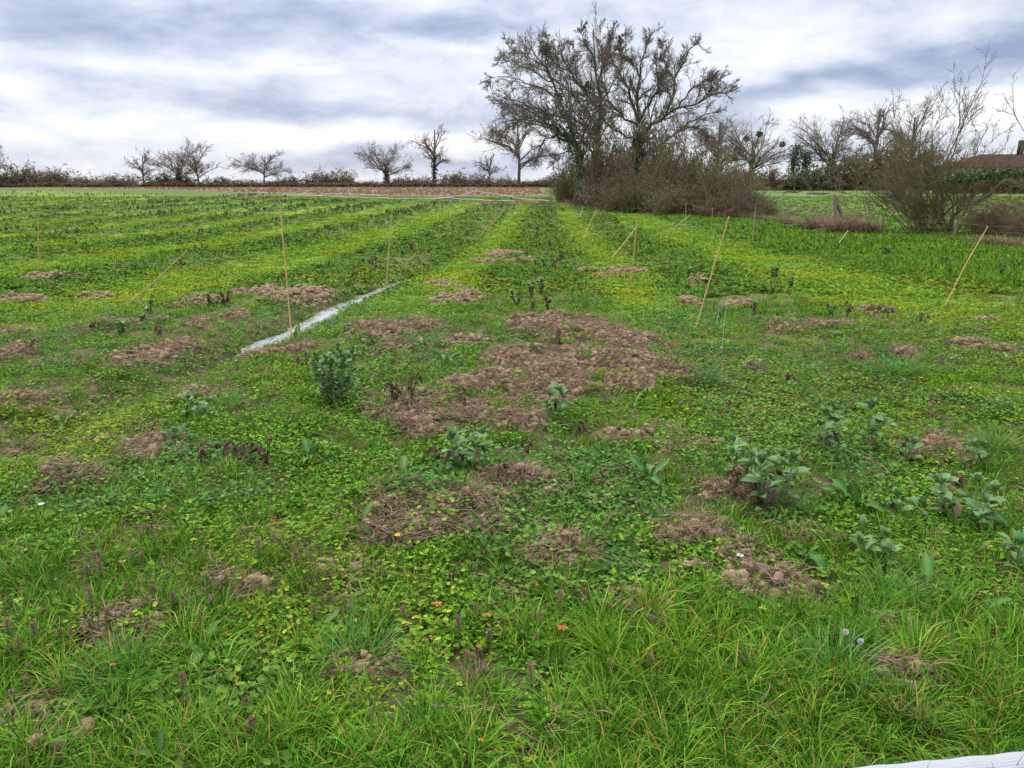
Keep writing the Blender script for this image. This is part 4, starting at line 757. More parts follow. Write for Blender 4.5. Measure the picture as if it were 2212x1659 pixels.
CN = [((628, 705), (605, 451), 0, 'bright upright cane beside the near end of the puddle'), ((84, 580), (83, 472), 0, 'lone upright cane at the far left'), ((265, 655), (405, 540), 1, 'old cane leaning far over to the right in the left lane'),
      ((833, 625), (846, 462), 1, 'faint upright cane at the far end of the puddle'), ((920, 582), (891, 505), 0, 'yellow cane leaning left past the puddle'), ((985, 546), (1013, 508), 0, 'yellow cane leaning right, left side of the middle bed'), ((1035, 505), (1074, 462), 0, 'thin far cane leaning right, nearest of the far left trio'), ((1052, 492), (1090, 450), 0, 'thin far cane leaning right, middle of the far left trio'), ((1062, 480), (1083, 447), 1, 'dull far cane, last of the far left trio'),
      ((355, 470), (369, 450), 1, 'small far cane on the left slope leaning right'), ((451, 460), (456, 443), 0, 'small pale far cane on the left slope'), ((334, 500), (345, 478), 1, 'short dull cane in the left crop beds'), ((596, 485), (615, 447), 1, 'faint leaning cane behind the bright upright cane'),
      ((1361, 622), (1377, 467), 0, 'upright cane in front of the low molehills, right side'), ((1500, 715), (1575, 467), 0, 'long orange cane leaning right, nearest on the right side'), ((2040, 660), (2134, 489), 0, 'long cane leaning right before the bramble mound'), ((1258, 518), (1288, 453), 0, 'cane leaning right in the right-hand far row'), ((1319, 560), (1375, 490), 1, 'cane leaning up to meet the upright cane'),
      ((1448, 496), (1491, 465), 1, 'grey-green cane leaning right under the thicket'), ((1534, 513), (1540, 449), 1, 'thin upright cane left of the long orange cane tip'), ((1625, 528), (1632, 448), 1, 'thin upright cane right of the long orange cane tip'), ((1237, 467), (1249, 443), 1, 'tiny far cane, first of the far right row'), ((1252, 470), (1260, 445), 1, 'tiny far cane, second of the far right row'), ((1264, 472), (1269, 444), 1, 'tiny far cane, third of the far right row'), ((1297, 490), (1306, 456), 1, 'short far cane, fourth of the far right row'),
      ((1806, 533), (1832, 498), 1, 'dull short cane leaning right below the weathered post'), ((1482, 493), (1482, 437), 1, 'grey upright stake in front of the thicket'), ((1888, 499), (1904, 465), 1, 'grey stake leaning right, left of the near shrub')]
for b, t, old, lab in CN: cane(b, t, .0068 if at(*b)[1] < 9.95 else .0098 if at(*b)[1] < 18 else .0135, bool(old), lab)
g = at(572, 594); g2 = at(666, 594); z = gz(*g) + .06
mb = MB(); d_ = np.array([g2[0] - g[0], .05, .0]); tubes(mb, resample([[0, 0, 0], d_ * .5, d_], 9)[None], np.full((1, 9), .007), 6, b=.6); tag(link('bamboo_cane', mb.mesh('bamboo_cane', True), MT['bamboo2'], None, (g[0], g[1], z)), 'pale cane lying flat behind the bright upright cane', 'cane', 'bamboo canes marking the beds')
for (b, h, lab) in (((1420, 672), .28, 'short thin white stake right of the upright cane'), ((1558, 768), .55, 'thin pale stake in the right furrow'), ((1548, 702), .2, 'short pale stake beside the foot of the long orange cane')):
    g = at(*b); mb = MB(); tubes(mb, np.array([[0, 0, -.03], [.004, 0, h * .5], [.015, .0, h]])[None], np.full((1, 3), .0028), 5); tag(link('marker_stake', mb.mesh('marker_stake'), MT['pin'], None, (g[0], g[1], gz(*g))), lab, 'stake', 'thin marker stakes')

# ------------------------------------------------------------------ fence
def post(parent, o0, u, v, hpx, r, lean=(0, 0), name='post', sides=7):
    g = at(u, v); z = gz(*g); h = hpx / F * g[1]; mb = MB(); n = 7; P = np.array([[lean[0] * i / (n - 1), lean[1] * i / (n - 1), -.1 + (h + .1) * i / (n - 1)] for i in range(n)]); P[1:] += RG.normal(0, r * .12, (n - 1, 3))
    R = r * np.array([1.1, 1.02, 1, .98, .95, .9, .62]); tubes(mb, P[None], R[None], sides); k = mb.n; mb.add(P[-1:] + np.array([0, 0, .01]), None, None); V = k - sides
    mb.T.append(np.array([[k, V + i, V + (i + 1) % sides] for i in range(sides)]))
    p = np.array([g[0], g[1], z]); o = link(name, mb.mesh(name), MT['wood'], parent, p - o0); return p, P[-1] + p
fr = np.array([at(1603, 461)[0], at(1603, 461)[1], 0]); fence = thing('wire_fence', fr, 'old wire fence with thin grey posts between field and paddock', 'fence'); tops = []
for (u, v, hp, r) in ((1549, 457, 28, .045), (1603, 461, 30, .05), (1652, 468, 24, .04), (1700, 474, 17, .06), (1904, 503, 36, .04), (2060, 516, 40, .05), (2230, 530, 44, .05)):
    p, tp_ = post(fence, fr, u, v, hp, r); tops.append((p, tp_))
for f in (.35, .62, .9):
    mb = MB(); pts = [p * (1 - f) + t * f - fr for p, t in tops]; P = []
    for a, b in zip(pts[:-1], pts[1:]):
        for i in range(5): s = i / 5; P.append(a * (1 - s) + b * s - np.array([0, 0, .05 * math.sin(math.pi * s)]))
    P.append(pts[-1]); P = np.array(P); tubes(mb, P[None], np.full((1, len(P)), .0032), 4); link('wire', mb.mesh('wire'), MT['wire'], fence)
g = at(1805, 487); z = gz(*g); o0 = np.array([g[0], g[1], z]); wp = thing('weathered_post', o0, 'thick weathered wooden post with a leaning brace in dry grass', 'post')
post(wp, o0, 1808, 487, 66, .10, (-.32, 0), 'post', 8); post(wp, o0, 1830, 487, 58, .09, (-.72, .05), 'brace', 7)
for i, (u, v, hp, lean, lab) in enumerate(((1700, 474, 20, .15, 'pale broken post stub left of the weathered post'), (1873, 470, 24, .1, 'small dark post stub behind the dry tussocks'))):
    g = at(u, v); o0 = np.array([g[0], g[1], gz(*g)]); w_ = thing('post_stub', o0, lab, 'post'); post(w_, o0, u, v, hp, .09 if i == 0 else .06, (lean, 0), 'stub', 6)

# dry tussocks along the fence
def tussock(me, g, s, name, label, cat, group, z=None):
    o = link(name, me, None, None, (g[0], g[1], gz(*g) - .02 if z is None else z), (0, 0, RG.uniform(0, 6.28)), s); return tag(o, label, cat, group)
dt = [tuft('dry_tussock', 380, .26, .35, .75, .012, MT['straw1'], (.8, 2.0), (.1, .8), 0, 3) for _ in range(3)]
DT = [(1560, 470), (1582, 470), (1610, 471), (1640, 474), (1665, 476), (1700, 482), (1712, 484), (1735, 491), (1752, 492), (1768, 495), (1785, 497), (1800, 498), (1815, 500), (1832, 502), (1848, 502), (1862, 500), (1875, 502), (1840, 494), (1790, 490), (1620, 466), (2150, 530), (2190, 533), (2120, 528)]
for k, (u, v) in enumerate(DT):
    g = at(u, v); w = 'under the weathered post' if 1740 < u < 1880 else ('by the thin fence posts' if u < 1740 else 'before the bramble mound')
    tussock(dt[k % 3], g, float(RG.uniform(.9, 1.35)) * (1.35 if 1740 < u < 1880 else .9), 'dry_tussock', ('wide ' if k % 2 else '') + 'tan dry grass tussock ' + w, 'grass tussock', 'dry tussocks ' + w)
# fallen branches on the paddock
for k, (u, v, L, lab) in enumerate(((1712, 418, 2.2, 'dark fallen branch with an upright snag on the far paddock'), (1768, 422, 2.6, 'low dark fallen branch right of the snag on the paddock'))):
    g = at(u, v); mb = MB(); P = np.array([[[-L / 2, 0, .15], [-L * .2, .1, .2], [L * .2, 0, .15], [L / 2, -.1, .25]]]); tubes(mb, P, np.array([[.08, .12, .1, .05]]), 6); P2, R2 = sprout(P, np.array([[.08, .12, .1, .05]]), 7, .25, 1.0, 4, .1, 1, .3, .3, .6, .03); tubes(mb, P2, R2, 4)
    if k == 0: tubes(mb, np.array([[[.1, 0, .15], [.2, 0, .6], [.15, 0, .95]]]), np.array([[.12, .1, .04]]), 5)
    tag(link('fallen_branch', mb.mesh('fallen_branch', True), MT['bark'], None, (g[0], g[1], gz(*g))), lab, 'branch')
# pale hoses across the field end
def hose(pts, r, lab):
    q = []
    for (u, v, h) in pts: g = at(u, v); q.append([g[0], g[1], gz(*g) + h])
    q = np.array(q); o0 = q[0].copy(); mb = MB(); P = resample(q - o0, 60); P[:, 2] += .03 * np.sin(np.arange(60)); tubes(mb, P[None], np.full((1, 60), r), 5); tag(link('irrigation_hose', mb.mesh('irrigation_hose', True), MT['hose'], None, o0), lab, 'hose', 'pale hoses across the field end')
hose([(610, 421, .08), (760, 428, .08), (880, 432, .1), (960, 431, .15), (1030, 434, .1), (1110, 436, .08)], .028, 'pale hose lying along the field end, lower line')
hose([(930, 432, .05), (985, 430, .25), (1030, 430, .75), (1080, 431, .45), (1130, 434, .15), (1190, 436, .08), (1240, 431, .05)], .026, 'pale hose humped up at the field end, upper line')
hose([(560, 417, .06), (700, 419, .08), (840, 423, .08)], .026, 'pale hose beside the dry grass strip on the left')
# ------------------------------------------------------------------ countable plants near the camera
def bean_leaf_mesh(L, W, fold):
    mb = MB(); xs = [0, .12, .4, .72, 1.0]; ws = [.05, .55, 1, .75, .0]; V = []; 
    for x, w in zip(xs, ws):
        z = .18 * L * math.sin(x * 2.4) - fold * .0; V += [(x * L, -w * W / 2, z + fold * w * W / 2), (x * L, 0, z), (x * L, w * W / 2, z + fold * w * W / 2)]
    Q = [[3 * i + j, 3 * i + 3 + j, 3 * i + 4 + j, 3 * i + 1 + j] for i in range(4) for j in range(2)]; mb.add(V, Q, None, .5)
    me = mb.mesh('leaf', True); me.materials.append(MT['bean']); return me
BL = [bean_leaf_mesh(.058, .034, .35), bean_leaf_mesh(.05, .030, .6), bean_leaf_mesh(.066, .036, .2)]
def withered_mesh(L):
    mb = MB(); V = []; n = 5
    for i in range(n): x = i / (n - 1); w = .012 * math.sin(.4 + 2.5 * x) + .002; V += [(x * L * .6 + random.gauss(0, .003), -w, -x * x * L + random.gauss(0, .004)), (x * L * .6, 0, -x * x * L + random.uniform(.003, .01)), (x * L * .6 + random.gauss(0, .003), w, -x * x * L + random.gauss(0, .004))]
    mb.add(V, [[3 * i + j, 3 * i + 3 + j, 3 * i + 4 + j, 3 * i + 1 + j] for i in range(n - 1) for j in range(2)], None, random.random()); me = mb.mesh('withered_leaf'); me.materials.append(MT['dark']); return me
WL = [withered_mesh(.04), withered_mesh(.055), withered_mesh(.032)]
def bean_plant(u, v, hpx, nst, label, spread=.05, dark=0, lean=0.0, levels=None, ls=1.0):
    g = at(u, v); z = float(relief(np.array([g[0]]), np.array([g[1]]))[0]); slant = math.hypot(g[1], EYE); h = hpx / F * slant * 1.05; root = thing('broad_bean_plant', (g[0], g[1], z), label, 'bean plant', 'broad bean plants on the middle beds', random.uniform(0, 6))
    for s in range(nst):
        a = 6.283 * s / nst + random.uniform(-.4, .4); r0 = spread * .25; hh = h * random.uniform(.72, 1.0) if s else h
        b = np.array([math.cos(a) * r0, math.sin(a) * r0, -.01]); tip = np.array([math.cos(a) * spread * random.uniform(.7, 1.3) + lean, math.sin(a) * spread, hh * .9]); mid = b * .5 + tip * .5 + np.array([math.cos(a), math.sin(a), 0]) * spread * .2; P = resample([b, mid, tip], 7)
        mb = MB(); tubes(mb, P[None], np.linspace(.0042, .0022, 7)[None], 5); link('stem', mb.mesh('stem', True), MT['beanstem'], root)
        nl = levels or max(3, int(hh / .042)); 
        for k in range(nl):
            f = .25 + .75 * k / max(1, nl - 1); p = P[min(5, int(f * 6))] * (1 - (f * 6) % 1) + P[min(6, int(f * 6) + 1)] * ((f * 6) % 1); az = a + k * 2.4; top = f > .85
            for j in ((0, 1, 2, 3, 4) if top else (-1, 0, 1)):
                aa = (az + j * 1.26) if top else az + j * .75; el_ = random.uniform(.5, 1.1) if top else random.uniform(-.15, .55); sc = ls * (random.uniform(.65, .85) if top else random.uniform(.8, 1.15)) * (.7 + .5 * h)
                off = np.array([math.cos(az), math.sin(az), .3]) * (0 if top else .018)
                link('leaf', BL[random.randrange(3)], None, root, p + off, (random.uniform(-.4, .4), -el_, aa), sc)
    for k in range(dark):
        a = random.uniform(0, 6.28); q = random.uniform(.3, 1) * spread; link('withered_leaf', WL[k % 3], None, root, (math.cos(a) * q, math.sin(a) * q, random.uniform(.15, .55) * h), (random.uniform(-.5, .5), 0, a), random.uniform(.8, 1.5))
    return root
bean_plant(728, 872, 138, 13, 'large bushy broad bean with many stems beside the left soil patch', .12, 10, levels=9, ls=1.1)
BP = [(1660, 1095, 125, 4, .09, 14, 'broad bean with a dark withered side right of centre'), (1880, 970, 110, 2, .03, 3, 'tall single broad bean stem upper right'), (1785, 985, 100, 2, .04, 6, 'broad bean left of the tall single stem'), (1960, 985, 55, 2, .04, 2, 'small broad bean between the tall single stem and the bare soil'), (2080, 1125, 105, 5, .12, 6, 'spreading pale broad bean low on the right'),
      (2185, 1235, 88, 2, .04, 1, 'broad bean at the lower right edge of the photo'), (1890, 1215, 70, 4, .08, 0, 'low pale broad bean right of the upright dock leaves'), (1200, 915, 75, 3, .05, 4, 'pale broad bean on the soil right of centre'), (1010, 1030, 105, 4, .08, 12, 'broad bean with curled leaves below the central soil'), (2105, 1000, 62, 2, .03, 1, 'broad bean right of the bare soil at the right'),
      (430, 905, 55, 3, .06, 2, 'bright green broad bean below the left molehill'), (385, 960, 50, 3, .06, 1, 'small broad bean left of the withered stalks'), (1600, 1065, 80, 3, .06, 10, 'half withered broad bean left of the right-hand soil'), (1580, 1000, 50, 1, .03, 0, 'yellow-green young broad bean on the soil right of centre'), (1950, 1120, 45, 3, .06, 4, 'low dull broad bean above the spreading pale one')]
for (u, v, h, ns, sp_, dk, lab) in BP: bean_plant(u, v, h * 1.08, ns, lab, sp_ * 1.1, dk, ls=1.45)

def dock_leaf_mesh(L, W, droop):
    mb = MB(); n = 9; V = []
    for i in range(n):
        f = i / (n - 1); w = W * (math.sin(math.pi * min(1, max(0, (f - .22) / .78)) ** .75) if f > .22 else .06) + .003; a = .9 - droop * f; 
        if i == 0: c = np.array([0., 0, 0])
        else: c = c + np.array([math.cos(a), 0, math.sin(a)]) * L / (n - 1)
        wz = .011 * math.sin(i * 2.6); V += [(c[0], -w / 2, c[2] + .22 * w + wz), (c[0], 0, c[2]), (c[0], w / 2, c[2] + .22 * w - wz)]
    mb.add(V, [[3 * i + j, 3 * i + 3 + j, 3 * i + 4 + j, 3 * i + 1 + j] for i in range(n - 1) for j in range(2)], None, np.array([[random.uniform(0, .5), .95, random.uniform(.1, .6)] for i in range(n)]).ravel()); me = mb.mesh('leaf', True); me.materials.append(MT['dock']); return me
DL = [dock_leaf_mesh(.20, .055, .6), dock_leaf_mesh(.19, .05, 1.3), dock_leaf_mesh(.17, .05, .2), dock_leaf_mesh(.22, .06, 1.7)]
DK = [(665, 1000, 4, 1.0, 'dock with broad grey-green leaves left of centre'), (1850, 1105, 5, 1.15, 'dock with tall upright leaves right of centre'), (1400, 1050, 4, .9, 'dock with a long leaf lying left below the right soil'), (870, 1070, 3, .9, 'dock beneath the central soil patch'), (960, 800, 3, .9, 'dock beside the dead roots above the central soil'), (1150, 790, 2, .6, 'small dock on the central soil'), (640, 738, 3, .8, 'dock with dark leaves at the near end of the puddle'),
      (735, 662, 2, .7, 'pair of dark dock leaves at the water edge'), (1540, 900, 3, .8, 'dock right of the blue-green tussock'), (1600, 860, 3, .8, 'dock with floppy leaves beyond the right soil'), (130, 905, 3, .9, 'dock on the left among chickweed'), (20, 1100, 2, .8, 'dock leaf at the left edge of the photo'), (770, 840, 3, .8, 'dock right of the large bushy bean'), (2195, 1150, 2, .9, 'dark dock leaf at the right edge of the photo'),
      (2000, 1290, 2, .8, 'upright dock leaf right of the low pale bean'), (1370, 890, 2, .6, 'small dock below the yellow-green weed'), (880, 640, 3, .6, 'small dock above the left soil patch'), (1050, 1210, 2, .7, 'narrow dock leaf below the near soil heap'), (780, 1160, 2, .6, 'dock leaf at the left of the near soil heap'), (1310, 1260, 3, .6, 'small dock left of the lower right soil'), (1740, 1210, 3, .7, 'reddish dock left of the low pale bean'), (1790, 880, 2, .7, 'dock behind the tall single bean stem'),
      (1250, 670, 3, .8, 'dock left of the short thin white stake'), (1940, 1370, 2, .5, 'dock leaf in front of the dandelion clocks'), (450, 1420, 3, .8, 'dock low on the left'), (760, 1330, 2, .6, 'dock leaf left of the orange cranesbill leaves'), (1080, 600, 3, 1.0, 'dark green dock in the middle of the middle bed'), (2010, 540, 3, 1.3, 'grey-green dock under the multi-stemmed shrub'), (350, 1668, 2, .45, 'broad dock leaves cut by the bottom edge of the photo, left'), (2120, 1340, 3, .7, 'yellow-green dock near the right edge')]
for (u, v, n, s, lab) in DK:
    g = at(u, v); z = float(relief(np.array([g[0]]), np.array([g[1]]))[0]); root = thing('dock_plant', (g[0], g[1], z + .02), lab, 'dock plant', 'dock plants in the grass', random.uniform(0, 6.28))
    for k in range(n + 1): link('leaf', DL[(k + n) % 4], None, root, (0, 0, 0), (random.uniform(-.3, .3), random.uniform(-.45, .35), 6.283 * k / (n + 1) + random.uniform(-.4, .4)), s * random.uniform(.6, 1.15))

def withered(u, v, hpx, n, label, spread=.05):
    g = at(u, v); z = float(relief(np.array([g[0]]), np.array([g[1]]))[0]); h = hpx / F * math.hypot(g[1], EYE) * 1.05; root = thing('withered_bean_plant', (g[0], g[1], z), label, 'withered plant', 'withered bean plants', random.uniform(0, 6.28))
    for s in range(n):
        a = random.uniform(0, 6.28); hh = h * random.uniform(.65, 1); q = spread * random.uniform(.3, 1.2); P = [np.array([math.cos(a) * .01, math.sin(a) * .01, -.01])]
        for k in range(5): P.append(np.array([math.cos(a) * q * (k + 1) / 5, math.sin(a) * q * (k + 1) / 5, hh * (k + 1) / 5]) + RG.normal(0, .006, 3))
        if random.random() < .6: P.append(P[-1] + np.array([math.cos(a) * .02, math.sin(a) * .02, -.01])); P.append(P[-1] + np.array([math.cos(a) * .012, math.sin(a) * .012, -.025]))
        P = resample(P, 9); mb = MB(); tubes(mb, P[None], np.linspace(.0042, .002, 9)[None], 4); link('stem', mb.mesh('stem'), MT['dark'], root)
        for k in range(9): i = random.randint(3, 8); link('withered_leaf', WL[random.randrange(3)], None, root, P[i], (random.uniform(-.8, .8), random.uniform(-.6, .6), random.uniform(0, 6.28)), random.uniform(.45, .95))
WT = [(890, 905, 92, 3, 'tall dark withered bean plant on the central soil'), (855, 900, 62, 4, 'dark withered bean plant left of the tallest withered one'), (1005, 915, 70, 1, 'single thin withered stalk on the central soil'), (580, 1010, 72, 4, 'dark withered stalks left of the grey-green dock'), (525, 1000, 45, 3, 'crumpled withered plant left of the dark stalks'), (480, 985, 40, 2, 'small withered plant beside the left weeds'), (440, 1000, 40, 3, 'withered clump farthest left of the dark row'),
      (1205, 770, 62, 3, 'bent straw-brown stalks above the central soil'), (1585, 1095, 80, 5, 'dark withered clump beside the half withered bean'), (1830, 690, 38, 3, 'dark withered plant right of the right furrow'), (1890, 690, 36, 4, 'dark withered clump on the small mound at the right'), (1990, 700, 26, 3, 'low withered clump right of the small mound'), (1790, 965, 30, 2, 'withered leaves at the foot of the left bean of the pair'), (1690, 820, 30, 2, 'withered stalk near the right-hand molehill'), (200, 725, 26, 3, 'bent black stalks on the left soil'), (345, 735, 28, 3, 'withered clump right of the bent black stalks'),
      (70, 775, 22, 2, 'withered plant at the left edge soil'), (415, 770, 34, 1, 'thin withered stalk by the wet hollow'), (960, 1010, 45, 2, 'withered stalk left of the curled bean'), (1090, 1060, 30, 2, 'withered tuft by the small soil heap'), (1245, 955, 40, 2, 'withered stalk in the grass right of centre'), (1150, 690, 40, 2, 'dark stalks above the upper soil patch'), (1130, 1000, 40, 2, 'dark curled stalk right of the curled bean'), (660, 800, 40, 2, 'thin stalks left of the large bushy bean'), (2050, 1060, 40, 3, 'dark crumpled plant above the spreading bean')]
for (u, v, h, n, lab) in WT: withered(u, v, h, n, lab)

# crop plants standing in the rows farther off: shared meshes
def small_bean(dark):
    mb = MB(); n = random.randint(2, 4)
    for s in range(n):
        a = random.uniform(0, 6.28); h = random.uniform(.10, .22); P = np.array([[0, 0, 0], [math.cos(a) * .03, math.sin(a) * .03, h * .5], [math.cos(a) * .07, math.sin(a) * .07, h]]); tubes(mb, P[None], np.array([[.007, .006, .004]]), 3)
        for k in range(9):
            f = random.uniform(.3, 1); c = P[0] * (1 - f) + P[2] * f + RG.normal(0, .012, 3); leafdisc(mb, c, random.uniform(0, 6.28), random.uniform(-.2, .9) if not dark else 1.3, random.uniform(.016, .028) * (.6 if dark else 1), None, 5, 1.6)
    me = mb.mesh('bean_plant'); me.materials.append(MT['dark' if dark else 'rowbean']); return me
SB = [small_bean(0) for _ in range(4)]; SD = [small_bean(1) for _ in range(4)]
ROWS = [(-.1, 7.6, 60, 'in the middle bed beyond the bare soil'), (-4.0, 7, 60, 'in the first bed left of the puddle'), (-8.9, 9, 62, 'in the second bed left of the puddle'), (-13.7, 15, 62, 'in the third bed left of the puddle'), (-18.5, 22, 70, 'in the fourth bed left of the puddle'), (-23.2, 28, 72, 'in the fifth bed left of the puddle'), (-28, 34, 80, 'in the sixth bed left of the puddle'), (-33, 40, 90, 'in the seventh bed left of the puddle'), (3.3, 7, 60, 'in the first bed right of the orange cane'), (8.6, 12, 34, 'in the rough green bed near the fence')]
cand = []
for (t, y0, y1, w) in ROWS:
    n = int((y1 - y0) * (2.6 if t < -5 else 1.5)); ys = RG.uniform(y0, y1, n); ts = t + RG.normal(0, .55, n); xs = ts + ys * TAN; k = np.abs(xs) < ys * .70; cl_ = fbm(xs, ys, .5, 2) > .42
    for x, y in zip(xs[k & cl_], ys[k & cl_]):
        if avoid_water(np.array([x]), np.array([y]), .1)[0]: cand.append((y, x, w))
for y in RG.uniform(50, 118, 520):
    x = RG.uniform(-.7, -.05) * y
    if tcoord(x, y) < -20 and y < 66 + 45 * float(smooth(8, 75, -x)): cand.append((y, x, 'in the far beds near the dry grass'))
cand.sort(key=lambda q: q[0]); ind = cand[:290]; rest = cand[290:]
rest_dark = []
for (y, x, w) in ind:
    w = ('at the near end, ' if y < 14 else 'halfway along, ' if y < 28 else 'at the far end, ') + w
    dk = RG.random() < (.45 if y < 25 else .3); me = (SD if dk else SB)[RG.integers(0, 4)]
    o = link('row_bean_plant', me, None, None, (x, y, gz(x, y) - .01), (0, 0, RG.uniform(0, 6.28)), float(RG.uniform(.7, 1.25))); tag(o, ('withered bean plant ' if dk else 'green bean plant ') + w, 'bean plant', ('withered' if dk else 'green') + ' bean plants ' + w)
n = len(rest) * 2; base = np.array([(q[1], q[0]) for q in rest]); base = np.repeat(base, 2, 0) + RG.normal(0, .5, (n, 2)); x, y = base.T
sb_col = lib(SB + SD[:2], 'row_beans'); scatter('crop_rows', sb_col, np.stack([x, y, relief(x, y, False)], 1), orient(n, .1), np.ones((n, 3)) * RG.uniform(.8, 1.5, n)[:, None], RG.integers(0, 6, n), np.ones((n, 3)), 'distant bean plants crowding the far crop beds')

# dead-nettles, cranesbill leaves, flowers
def nettle_parts():
    h = random.uniform(.07, .14); mb = MB(); tubes(mb, np.array([[0, 0, 0], [.005, 0, h * .5], [.0, .004, h]])[None], np.array([[.0022, .002, .0018]]), 4, b=.5); ms = mb.mesh('stem'); ms.materials.append(MT['nettle'])
    mb = MB()
    for k in range(6):
        z = h * (.45 + .55 * k / 5); r = .012 * (1.15 - .1 * k)
        for j in range(4): a = j * 1.571 + k * .785; leafdisc(mb, (math.cos(a) * r, math.sin(a) * r, z), a, -.55 - .1 * (5 - k) * .5, r * .95, min(1, max(0, 1.0 - k / 5 + random.gauss(0, .12))), 6, 1.1, .2)
    ml = mb.mesh('leaves'); ml.materials.append(MT['nettle']); mb = MB()
    for k in range(3): a = random.uniform(0, 6.28); leafdisc(mb, (math.cos(a) * .009, math.sin(a) * .009, h * .93), a, .9, .0045, None, 5, 1.8)
    mf = mb.mesh('flowers'); mf.materials.append(MT['pink']); return ms, ml, mf
NP = [nettle_parts() for _ in range(5)]
ND = [(x / 2212 * 1400 * .54, (2200 + y / 2212 * 1400) * .54) for x, y in ((910, 75), (850, 90), (785, 130), (640, 95), (620, 140), (570, 185), (820, 330), (980, 325), (1115, 400), (1170, 430), (1350, 390), (590, 380), (560, 430), (385, 490), (240, 600), (395, 590), (465, 580), (590, 540), (710, 530), (80, 580), (70, 690), (140, 690), (260, 680), (205, 800), (185, 900), (90, 950), (1175, 925), (1190, 1010), (1565, 1030), (1645, 75), (1880, 115), (1990, 420), (1390, 280), (1020, 435), (1690, 300), (1600, 1200), (650, 200))]
ND += [((1300 + x * .7063) * .54, (1900 + y * .7063) * .54) for x, y in ((535, 740), (445, 820), (855, 820), (910, 490), (1215, 870), (1470, 730), (1590, 800), (1330, 770), (1465, 780), (760, 930), (880, 1040), (845, 1090), (810, 1140), (900, 1160), (1165, 1220), (1905, 930), (1735, 910), (1830, 1150), (930, 970), (1200, 975), (30, 700))]
for k, (u, v) in enumerate(ND):
    g = at(u, v + 14); z = float(relief(np.array([g[0]]), np.array([g[1]]))[0]); w = ('in the low left corner' if v > 1420 else 'near the left edge of the grass') if u < 170 else ('on the bare soil low on the left' if 170 <= u < 400 and v > 1310 else 'above the bare soil low on the left' if u < 400 else 'left of the orange-bladed tussock' if u < 720 else 'by the orange cranesbill leaves' if u < 1080 and v < 1420 else 'in the long grass at the bottom middle' if u < 1130 else 'in the grass right of the middle')
    root = thing('dead_nettle', (g[0], g[1], z + .01), 'short purple-brown dead-nettle ' + w, 'dead-nettle', 'dead-nettles ' + w, random.uniform(0, 6)); root.scale = (random.uniform(.5, .85),) * 3; a, b, c = NP[k % 5]
    link('stem', a, None, root); link('leaves', b, None, root)
    if k % 5 == 0: link('flowers', c, None, root)
def lobed(mat):
    mb = MB(); 
    for j in range(5):
        a = j * 1.1 - 2.2; leafdisc(mb, (math.cos(a) * .011, math.sin(a) * .011, 0), a, .15, .006, None, 6, 1.7)
    me = mb.mesh('lobed_leaf'); me.materials.append(mat); return me
OL = [lobed(MT['orange']) for _ in range(3)]
OR = [(945, 1338, 'large yellow-orange cranesbill leaf low in the middle'), (1052, 1362, 'orange-yellow cranesbill leaf right of the large one'), (1214, 1385, 'orange cranesbill leaf by the brown dead-nettles'), (1160, 1295, 'small orange leaf above the brown dead-nettles'), (1115, 1090, 'orange leaf right of the near soil heap'), (1062, 1018, 'red-orange leaf below the curled bean'), (497, 1082, 'bright orange leaf left of centre'), (460, 1178, 'orange-yellow leaf on the left grass'), (1955, 877, 'red-orange leaf upper right by the tall bean'), (1718, 885, 'pinkish fallen leaf upper right'), (1664, 888, 'pale orange fallen leaf left of the pinkish one'), (358, 783, 'pink-orange leaf by the wet hollow'), (176, 802, 'pinkish leaf tip left of the wet hollow'), (708, 606, 'red leaf lying beyond the puddle'), (1040, 1640, 'orange leaf at the bottom edge of the photo'), (1640, 1510, 'small orange leaf low on the right'), (1790, 1490, 'orange leaf right of the lower grass'), (1300, 1335, 'rusty leaf right of the brown dead-nettles'), (665, 1100, 'small orange leaf below the grey-green dock'), (590, 1145, 'rusty small leaf on the left grass'), (840, 1010, 'small orange leaf under the withered plant'), (1400, 1265, 'orange-red leaf below the right soil'), (1035, 1430, 'orange leaf among the low grass'), (250, 1470, 'orange blades low on the left'), (1345, 1120, 'yellow leaf in the bright weeds'), (1240, 808, 'yellow leaf on the central soil')]
for k, (u, v, lab) in enumerate(OR):
    g = at(u, v); z = float(relief(np.array([g[0]]), np.array([g[1]]))[0]); tag(link('coloured_leaf', OL[k % 3], None, None, (g[0], g[1], z + (.06 if g[1] < 3 else .045)), (random.uniform(-.5, .3), random.uniform(-.4, .4), random.uniform(0, 6)), (.95 if k < 3 else .5) * (1 if g[1] < 5 else 2.2)), lab, 'leaf', 'orange and red leaves in the grass')
def flower(u, v, kind, lab, hh=.11):
    g = at(u, v + hh * 250); z = float(relief(np.array([g[0]]), np.array([g[1]]))[0]); root = thing(kind, (g[0], g[1], z), lab, 'flower')
    mb = MB(); tubes(mb, np.array([[0, 0, 0], [.004, 0, hh * .5], [0, 0, hh]])[None], np.array([[.0015, .0014, .0012]]), 4, b=.6); link('stem', mb.mesh('stem'), MT['beanstem'], root); mb = MB()
    if kind == 'dandelion_clock':
        d = unit(RG.normal(size=(150, 3))); P = np.stack([d * .002, d * .008, d * .010], 1) + np.array([0, 0, hh]); tubes(mb, P, np.tile([.0004, .0005, .0012], (150, 1)), 3); link('seed_head', mb.mesh('seed_head'), MT['white'], root)
    else:
        for j in range(12): a = j * .5236; leafdisc(mb, (math.cos(a) * .008, math.sin(a) * .008, hh), a, .3, .0032, None, 5, 1.9)
        link('petals', mb.mesh('petals'), MT['yellow' if kind == 'dandelion' else 'white'], root); mb = MB(); leafdisc(mb, (0, 0, hh + .003), 0, 0, .0045, None, 6); link('centre', mb.mesh('centre'), MT['yellow'], root)
